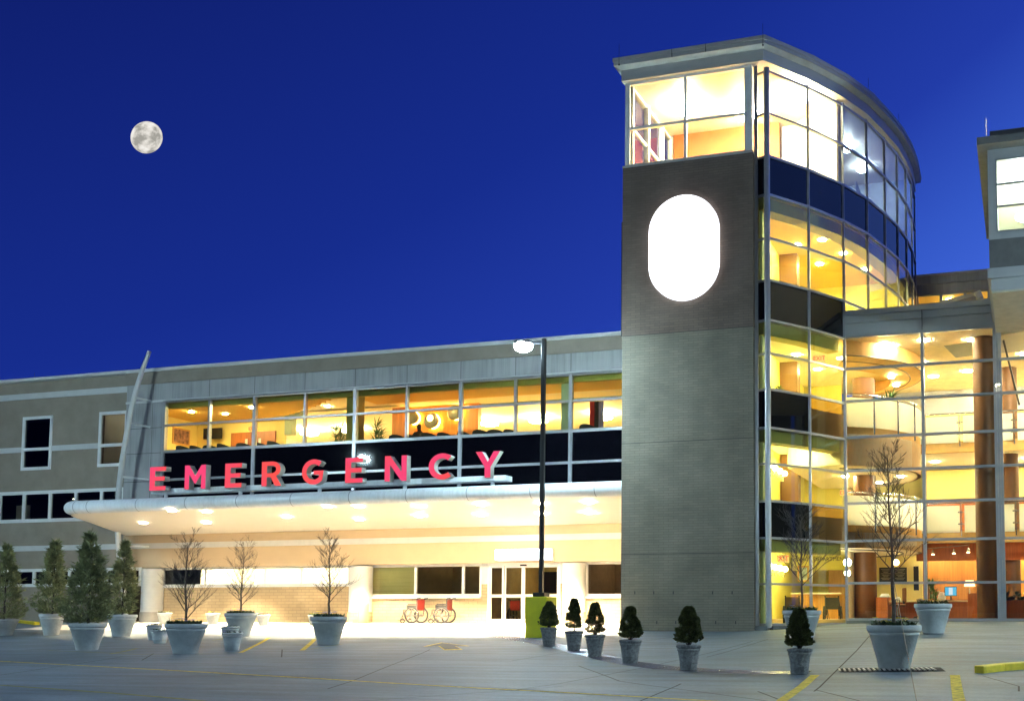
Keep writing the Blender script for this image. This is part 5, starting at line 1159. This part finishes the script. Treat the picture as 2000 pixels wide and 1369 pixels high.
# ------------------------------------------------------------ corner block on the right
ck = thing('corner_block', 'projecting upper storey on the right with a cold white lit window', 'building', (-.9, 31.7, 9.2))
YQ = 31.7; zq2 = lambda py: Z_(1945, py, YQ); xq = X_(1937, YQ, 560)
XQ1 = 8.
zc0, zc1, zc2, zw_0, zw_1, ze = Z_(1945, 566, YQ), zq2(523), zq2(465), zq2(452), zq2(306), zq2(288)
xf = X_(1930, YQ, 400)
MB().box(xf, XQ1, YQ + .12, YL + 3, zc1 + .0, zc2).build('wall', mat('dark_render', (.15, .145, .14), .9, bump=.2), ck)
MB().box(xf - .06, XQ1, YQ, YL + 3, zc0 + .35, zc1).build('ledge', M['clad2'], ck); MB().box(xf + .04, XQ1, YQ + .08, YL + 3, zc0 + .0, zc0 + .34).build('fascia', M['clad2'], ck)
MB().box(xf + .06, XQ1, YQ + .1, YL - .17, zc0 - .06, zc0 - .005).build('soffit', mat('render_soffit', (.55, .50, .40), .9, bump=.2), ck)
hx = X_(1944, YQ, 400); MB().wall(xf, XQ1, zc2 + .003, ze, YQ + .14, .3, [(hx, XQ1 - .5, zw_0, zw_1)]).build('wall', M['clad2'], ck)
window(ck, hx, XQ1 - .5, zw_0, zw_1, YQ + .18, fw=.06, fm=M['alu'], gm=M['glass'], xs=[hx + 2.4, hx + 4.8], zs=[Z_(1975, 353, YQ), Z_(1975, 397, YQ)])
MB().inroom(xf + .2, XQ1 - .2, YQ + .46, YL + 2.8, zc2 + .3, ze - .05).build('room', [M['carpet'], M['white_wall'], M['white_wall']], ck)
MB().box(xf, xf + .15, YQ + .45, YL + 3, zc2, ze).build('side_wall', M['clad2'], ck)
for x in (.3, 2.2, 4.4): lamp_disc(ck, x, YQ + 2.8, zw_0 + 1.55, .35, 110, (.72, .93, 1), name='ceiling_light')
MB().box(xf - .28, XQ1, YQ - .32, YL + 3, ze, ze + .22).build('eave', mat('dark_eave', (.17, .165, .16), .8, bump=.2), ck)
MB().box(xf - .0, XQ1, YQ - .05, YL + 3, ze + .225, ze + .30).build('roof_edge', M['pole'], ck); MB().box(xf + .08, XQ1, YQ - .0, YL + 3, ze + .305, ze + .5).build('parapet', MATS['dark_eave'], ck)
rod(1927, 268 + 8, YQ, 'thin lightning rod on the right-hand block roof', .7)

# ------------------------------------------------------------ wing across the court, outside the picture
ow = thing('court_wing', 'beige building across the court, seen only as a reflection in the dark glass', 'building', (16, 10, -.6))
OX = 13.0; rot = Matrix.Translation((OX, 0, 0)) @ Matrix.Rotation(R(-90), 4, 'Z')
oh = [(a, a + 1.3, z, z + 1.7) for a in (-34.5, -28, -23, -18, -13, -8, -3) for z in (.6, 4.2, 7.6)]
wb = MB().wall(-36.5, 8, -2, 11, 0, .3, oh); wb.v = [tuple(rot @ Vector((x, y, z))) for x, y, z in wb.v]; wb.build('wall', M['stucco'], ow, weld=True)
for (p0, p1, q0, q1) in oh:
    f = MB().box(p0, p1, .0, .06, q0, q0 + .1).box(p0, p1, .0, .06, q1 - .1, q1).box(p0, p0 + .1, .0, .06, q0, q1).box(p1 - .1, p1, .0, .06, q0, q1); f.v = [tuple(rot @ Vector((x, y - .02, z))) for x, y, z in f.v]; fo = f.build('window', M['white'], ow)
    f = MB().quad((p0, .1, q0), (p1, .1, q0), (p1, .1, q1), (p0, .1, q1)); f.v = [tuple(rot @ Vector(v)) for v in f.v]; f.build('pane', M['black_glass'], fo)
MB().box(OX - 3.4, OX + .2, 36.7, 37.1, -2, 11).build('added_return_wall', M['stucco'], ow)  # unseen return wall, added to close a gap of blue sky in the reflections
f = MB().box(OX - .2, OX + 12, -8.2, 36.6, 11, 11.4).box(OX + .4, OX + 12, -8, 36.4, -2, 11); f.build('roof', M['eave'], ow)
from mathutils.noise import noise as _n3
noise3 = lambda p: _n3(Vector(p))
# ------------------------------------------------------------ planters
def planter_proto():
    pr = [(.27, 0), (.285, .0), (.295, .03), (.335, .22), (.338, .225), (.342, .23), (.445, .60), (.452, .605), (.462, .62), (.462, .65), (.452, .665), (.468, .675), (.49, .69), (.50, .72), (.50, .78), (.49, .80), (.45, .80), (.44, .77)]
    return MB().lathe(pr, n=48).build('pot', M['planter'], None, smooth=True)
def urn_proto():
    pr = [(.31, 0), (.33, .02), (.335, .04), (.36, .26), (.375, .27), (.38, .29), (.37, .31), (.435, .74), (.46, .755), (.47, .79), (.46, .82), (.445, .84), (.47, .86), (.50, .89), (.51, .93), (.50, .97), (.47, .99), (.44, .98), (.43, .93)]
    return MB().lathe(pr, n=40).build('pot', M['urn'], None, smooth=True)
pp, up = planter_proto(), urn_proto()
up2 = up.copy(); up2.data = up.data.copy(); up2.data.materials[0] = M['planter']
soil1 = MB().lathe([(.45, .755), (.3, .78), (.02, .79)], n=24).build('soil', M['soil'], None, smooth=True); soil2 = MB().lathe([(.44, .95), (.3, .965), (.02, .97)], n=24).build('soil', M['soil'], None, smooth=True)
used = set()
def child(proto, parent, own=False):
    o = proto if proto.name not in used and not own else proto.copy()
    if o is proto: used.add(proto.name)
    else: pass
    if not o.users_collection: col.objects.link(o)
    o.parent = parent; return o
FLI = {'fl_y': 1, 'fl_w': 2, 'fl_r': 3}
def cover(seed, cols=('fl_y',), n=40, z=.8, top=.15):
    rnd = random.Random(seed); b = MB()
    for i in range(n):
        a, r = rnd.uniform(0, 6.283), .41 * rnd.uniform(.05, 1) ** .5; c = (r * math.cos(a), r * math.sin(a), z - .02)
        leaf_bunch(b, c, 8, .17, .06, droop=.4, up=1)
        if cols and rnd.random() < .32:
            mi = FLI[rnd.choice(cols)]; q = (c[0], c[1], z + rnd.uniform(.06, top))
            for k in range(5):
                t = k * 1.2566; b.add([q, (q[0] + .05 * math.cos(t - .6), q[1] + .05 * math.sin(t - .6), q[2] + .02), (q[0] + .06 * math.cos(t), q[1] + .06 * math.sin(t), q[2] + .01), (q[0] + .05 * math.cos(t + .6), q[1] + .05 * math.sin(t + .6), q[2] + .02)], [(0, 1, 2, 3)], mi)
    return b
def conifer(seed, h, r, n, tiers=11, leaf=.15, wide=.015, lobes=7, base=.06, pw=.85, trunk=.14, fq=3.6, cut=-.14):
    rnd = random.Random(seed); b = MB(); lob_ = [(rnd.uniform(0, 6.28), rnd.uniform(.0, h), rnd.uniform(-.28, .26), rnd.uniform(.2, .45)) for _ in range(lobes * 5)]
    for i in range(n):
        t = rnd.random() ** 1.15; z = base + t * (h - base); a = rnd.uniform(0, 6.283)
        prof_ = (1 - t) ** pw * (min(1, (t + .06) / .16) ** .6) * r + .03
        m = 1 + sum(w * max(0, 1 - abs(z - z0) / (.11 * h)) * max(0, math.cos(a - a0)) ** 3 for a0, z0, w, _ in lob_)
        rr = prof_ * m * (1 - .75 * rnd.random() ** 1.8); x, y = rr * math.cos(a), rr * math.sin(a)
        if noise3((x * fq + seed, y * fq, z * fq * .8)) < cut + .35 * (rr / (r + .01) - .5): continue
        d = Vector((math.cos(a), math.sin(a), rnd.uniform(.1, 1.5))).normalized(); lf_ = leaf
        if rnd.random() < .10 and not wide < .014: x *= 1.22; y *= 1.22; z += .06; lf_ = leaf * 1.5
        for k in range(3):
            dd = (d + Vector((rnd.uniform(-.7, .7), rnd.uniform(-.7, .7), rnd.uniform(-.5, .5)))).normalized(); s = dd.orthogonal().normalized(); s.rotate(Matrix.Rotation(rnd.uniform(0, 6.28), 3, dd)); s *= wide
            l = lf_ * rnd.uniform(.6, 1.3); p0 = Vector((x, y, z)); b.add([p0, p0 + dd * l * .5 + s, p0 + dd * l, p0 + dd * l * .5 - s], [(0, 1, 2, 3)])
    return b
def bare_tree(seed, h, spread=.5, r0=.035, lv=4, lean=0, up=.5, first=.22):
    rnd = random.Random(seed); tr, br = MB(), MB()
    def branch(b, p, d, l, r, depth):
        n = 4; pts = [p]; rs = [r]; q = Vector(p); dd = Vector(d)
        for i in range(n):
            dd = (dd + Vector((rnd.uniform(-.13, .13), rnd.uniform(-.13, .13), rnd.uniform(-.02, .12)))).normalized(); q = q + dd * l / n; pts.append(tuple(q)); rs.append(max(.0028, r * (1 - .75 * (i + 1) / n)))
        b.tube(pts, rs, 5 if depth < 2 else 3, cap=False)
        if depth <= 0: return
        for k in range(rnd.randint(4, 6)):
            t = rnd.uniform(.15, .98); i = min(n - 1, int(t * n)); q = Vector(pts[i]).lerp(Vector(pts[i + 1]), t * n - i)
            ax = Vector((rnd.uniform(-1, 1), rnd.uniform(-1, 1), 0)).normalized(); nd = (dd + ax * rnd.uniform(.45, .85)).normalized()
            branch(b, tuple(q), nd, l * rnd.uniform(.35, .6), max(.0035, rs[i] * .55), depth - 1)
    n = 14; pts, rs = [], []; q = Vector((0, 0, 0)); 
    for i in range(n + 1):
        pts.append(tuple(q)); rs.append(r0 * (1 - .82 * i / n)); q = q + Vector((rnd.uniform(-.02, .02) + lean, rnd.uniform(-.02, .02), h * .93 / n))
    tr.tube(pts, rs, 10, cap=False)
    nb = int(14 + h * 4)
    for k in range(nb):
        t = first + (1 - first) * k / nb; i = min(n - 1, int(t * n)); q = Vector(pts[i]).lerp(Vector(pts[i + 1]), t * n - i); a = k * 2.4 + rnd.uniform(-.4, .4)
        d = Vector((math.cos(a), math.sin(a), rnd.uniform(.55, 1.1) + up * t)).normalized(); branch(br, tuple(q), d, spread * h * (1.05 - t * .72) * rnd.uniform(.7, 1.1), rs[i] * .5, lv - 2)
    return tr, br
def shadow_ok(o): return o
def planter(px, py, wpx, hpx, label, plant=None, kind='planter', group='large white planters', flowers=('fl_y',), seed=0, top=None, urn=False):
    p = G(px, py); s = wpx / px_m(p); 
    t = thing('urn_planter' if urn else 'planter', label, 'planter', (0, 0, 0), group); t.location = p; t.scale = (s, s, (hpx / px_m(p)) / (.99 if urn else .80)); t.rotation_euler.z = seed * .9
    child((up2 if flowers else up) if urn else pp, t); child(soil2 if urn else soil1, t)
    b = cover(seed + 5, flowers, 46 if not urn else 18, .79 if not urn else .96)
    if flowers: b.build('pansies', [M['leaf_g'], M['fl_y'], M['fl_w'], M['fl_r']], t, world=False)['kind'] = 'stuff'
    rimz = p[2] + hpx / px_m(p) * .95
    return p, s, rimz
GRP = 'large white planters'
protos = {}
def put_conifer(p, rimz, top_py, px, wpx, label, seed, n, dark=False, group='tall conifers in planters'):
    d = px_m(p); h = at(px, top_py, p[1])[2] - rimz; r = wpx / d / 2
    t = thing('dwarf_conifer' if dark else 'conifer_tree', label, 'shrub' if dark else 'tree', (0, 0, 0), group); t.location = (p[0], p[1], rimz)
    if dark: b = conifer(seed, h, r * .92, n, leaf=.05, wide=.012, base=h * .12, pw=.62, lobes=5, fq=8, cut=-.2)
    else: b = conifer(seed, h, r * 1.0, n, pw=1.0, cut=.0, lobes=6, fq=5.5)
    b.build('foliage', M['leaf_d'] if dark else M['leaf_c'], t, world=False)
    tk = MB().tube([(0, 0, -.1), (.01, 0, h * .3), (0, .01, h * .8)], [.03 if dark else .045, .025, .008], 8)
    if dark:
        for k in range(4): a = k * 1.57 + seed; tk.tube([(0, 0, 0), (.05 * math.cos(a), .05 * math.sin(a), h * .1), (.13 * math.cos(a), .13 * math.sin(a), h * .26)], [.012, .01, .006], 5)
    tk.build('trunk', M['bark'], t, world=False)
for i, (px, py, w_, hp, tp_, cw, lb) in enumerate([
    (6, 1241, 52, 32, 1068, 84, 'cut off by the left edge of the picture'), (100, 1240, 45, 41, 1062, 68, 'second from the left, slim and pale green'),
    (170, 1269, 66, 52, 1046, 100, 'the nearest and tallest of the conifer row'), (237, 1243, 54, 43, 1062, 64, 'before the leaning mast')]):
    p, s, rz_ = planter(px, py, w_, hp, f'white planter holding a tall conifer, {lb}', seed=i, flowers=())
    put_conifer(p, rz_, tp_, px, cw, f'tall feathery conifer in a planter, {lb}', 30 + i, 4600 if i != 2 else 6500)
p, s, rz_ = planter(55, 1213, 30, 26, 'white planter with a low dark shrub against the beige wall', seed=9, flowers=())
t = thing('low_shrub', 'low dark rounded shrub behind the conifer row against the beige wall', 'shrub', (p[0], p[1], rz_)); conifer(99, .75, .55, 3500, leaf=.07, wide=.02, pw=.35).build('foliage', M['leaf_d'], t, world=False); MB().tube([(0, 0, -.1), (0, 0, .5)], [.03, .02]).build('trunk', M['bark'], t, world=False)
t = thing('low_shrub', 'dark hedge-like shrub at the foot of the beige wall by the far left conifer', 'shrub', (p[0] - 1.6, p[1] + .5, g(p[0] - 1.6, p[1] + .5))); conifer(98, 1.2, .9, 4500, leaf=.07, wide=.02, pw=.3).build('foliage', M['leaf_d'], t, world=False); MB().tube([(0, 0, -.1), (0, 0, .8)], [.03, .02]).build('trunk', M['bark'], t, world=False)
trees = [(362, 1276, 77, 58, 1048, 'dense twiggy bare tree in the white planter beside the conifers', 1, .46, 'with a dense bare tree, before the round grey column', 7, .1),
         (469, 1243, 60, 46, 1060, 'bare forked tree in the white planter before the bright strip window', 2, .44, 'with a forked bare tree before the brick wall', 3, .15),
         (641, 1258, 69, 54, 1047, 'upright bare tree with a few green leaves by the round white column', 3, .42, 'with an upright bare tree, by the round white column', 8, .22),
         (1566, 1250, 76, 58, 1000, 'bare vase-shaped tree before the curved glass corner of the tower', 4, .50, 'with a vase-shaped bare tree before the curved glass corner', 11, .3),
         (1747, 1304, 106, 83, 868, 'tallest bare tree with a straight trunk before the lobby glass', 5, .34, 'the largest and nearest, before the drain grate', 12, .32)]
for px, py, w_, hp, tp_, lb, sd, spr, plb, s2, fst in trees:
    p, s, rz_ = planter(px, py, w_, hp, f'white planter {plb}', seed=sd + 10, flowers=('fl_y', 'fl_w') if sd != 5 else ('fl_y',))
    h = at(px, tp_, p[1])[2] - rz_; t = thing('bare_tree', lb, 'tree', (0, 0, 0), 'bare young trees in planters'); t.location = (p[0], p[1], rz_ - .08)
    tr, br = bare_tree(s2, h + .08, spr, .028 + .008 * h / 2, 4, first=fst, lean=.004 if sd < 4 else 0)
    tr.build('trunk', M['bark'], t, smooth=True, world=False); br.build('crown', M['bark'], t, world=False)
    lf = MB(); rnd = random.Random(sd)
    for k in range(70 if sd in (2, 3) else 25 if sd == 1 else 0): a = rnd.uniform(0, 6.28); q = (rnd.uniform(.0, .22) * math.cos(a), rnd.uniform(0, .22) * math.sin(a), h * rnd.uniform(.32, .6)); leaf_bunch(lf, q, 2, .05, .03)
    if lf.f: lf.build('leaf_tufts', mat('spring_leaf', (.25, .32, .05), .6), t, world=False)
    if sd == 5:
        gw = thing('guy_wire', 'thin guy wire running from the tallest bare tree down across its planter', 'wire', (p[0], p[1], p[2]))
        a_ = Vector((p[0], p[1], at(px, 1130, p[1])[2])); d_ = ray(1778, 1290); k = 17.5; e_ = Vector(G(1796, 1400)); MB().tube([a_, e_], .007, 5).build('cable', M['alu_dark'], gw)
        MB().ring(a_, (0, 0, 1), .05, .008, 14, 5).build('loop', M['rubber'], gw)
p, s, rz_ = planter(1823, 1236, 73, 57, 'large stained white planter of pansies before the reception desk glass', seed=21, flowers=('fl_y', 'fl_w'))
for i, (px, py, w_, hp, cs_, lb) in enumerate([(321, 1219, 27, 23, ('fl_r', 'fl_y'), 'by the round grey column'), (415, 1220, 27, 23, ('fl_y',), 'behind the dense bare tree'), (514, 1222, 26, 22, ('fl_r', 'fl_w'), 'between the two trees at the brick wall'), (613, 1222, 24, 22, ('fl_y',), 'half hidden behind the large planter by the white column')]):
    planter(px, py, w_, hp, f'small white flower planter {lb}', seed=30 + i, flowers=cs_, group='small planters at the wall')
for i, (px, py, w_, hp, cs_, lb) in enumerate([(300, 1249, 30, 29, ('fl_w',), 'rear one of the pair next to the dense bare tree'), (312, 1256, 34, 26, ('fl_y',), 'front one with yellow pansies next to the dense bare tree'), (449, 1254, 34, 31, ('fl_w',), 'rear one of the pair before the forked tree'), (453, 1270, 38, 35, ('fl_w',), 'front one of the pair before the forked tree')]):
    planter(px, py, w_, hp, f'small ringed pansy pot, {lb}', seed=40 + i, flowers=cs_, group='small ringed pots of pansies', urn=True)
for i, (px, py, w_, hp, tp_, cw, lb) in enumerate([
    (1072, 1261, 34, 36, 1176, 40, 'beside the yellow-green pedestal'), (1121, 1270, 37, 39, 1170, 34, 'slimmest, second from the lamp post'), (1162, 1282, 40, 43, 1178, 39, 'third from the lamp post'),
    (1231, 1295, 44, 46, 1186, 46, 'before the left edge of the brick tower'), (1345, 1308, 49, 49, 1186, 55, 'widest, before the middle of the brick tower'), (1562, 1316, 50, 50, 1189, 57, 'darkest, before the planter of the vase-shaped tree')]):
    p, s, rz_ = planter(px, py, w_, hp, f'ringed grey urn with dwarf conifer, {lb}', seed=50 + i, flowers=(), group='ringed urns with dwarf conifers', urn=True)
    put_conifer(p, rz_ - .02, tp_, px, cw, f'clipped dwarf conifer in an urn, {lb}', 70 + i, 4200, True, 'dwarf conifers in urns')
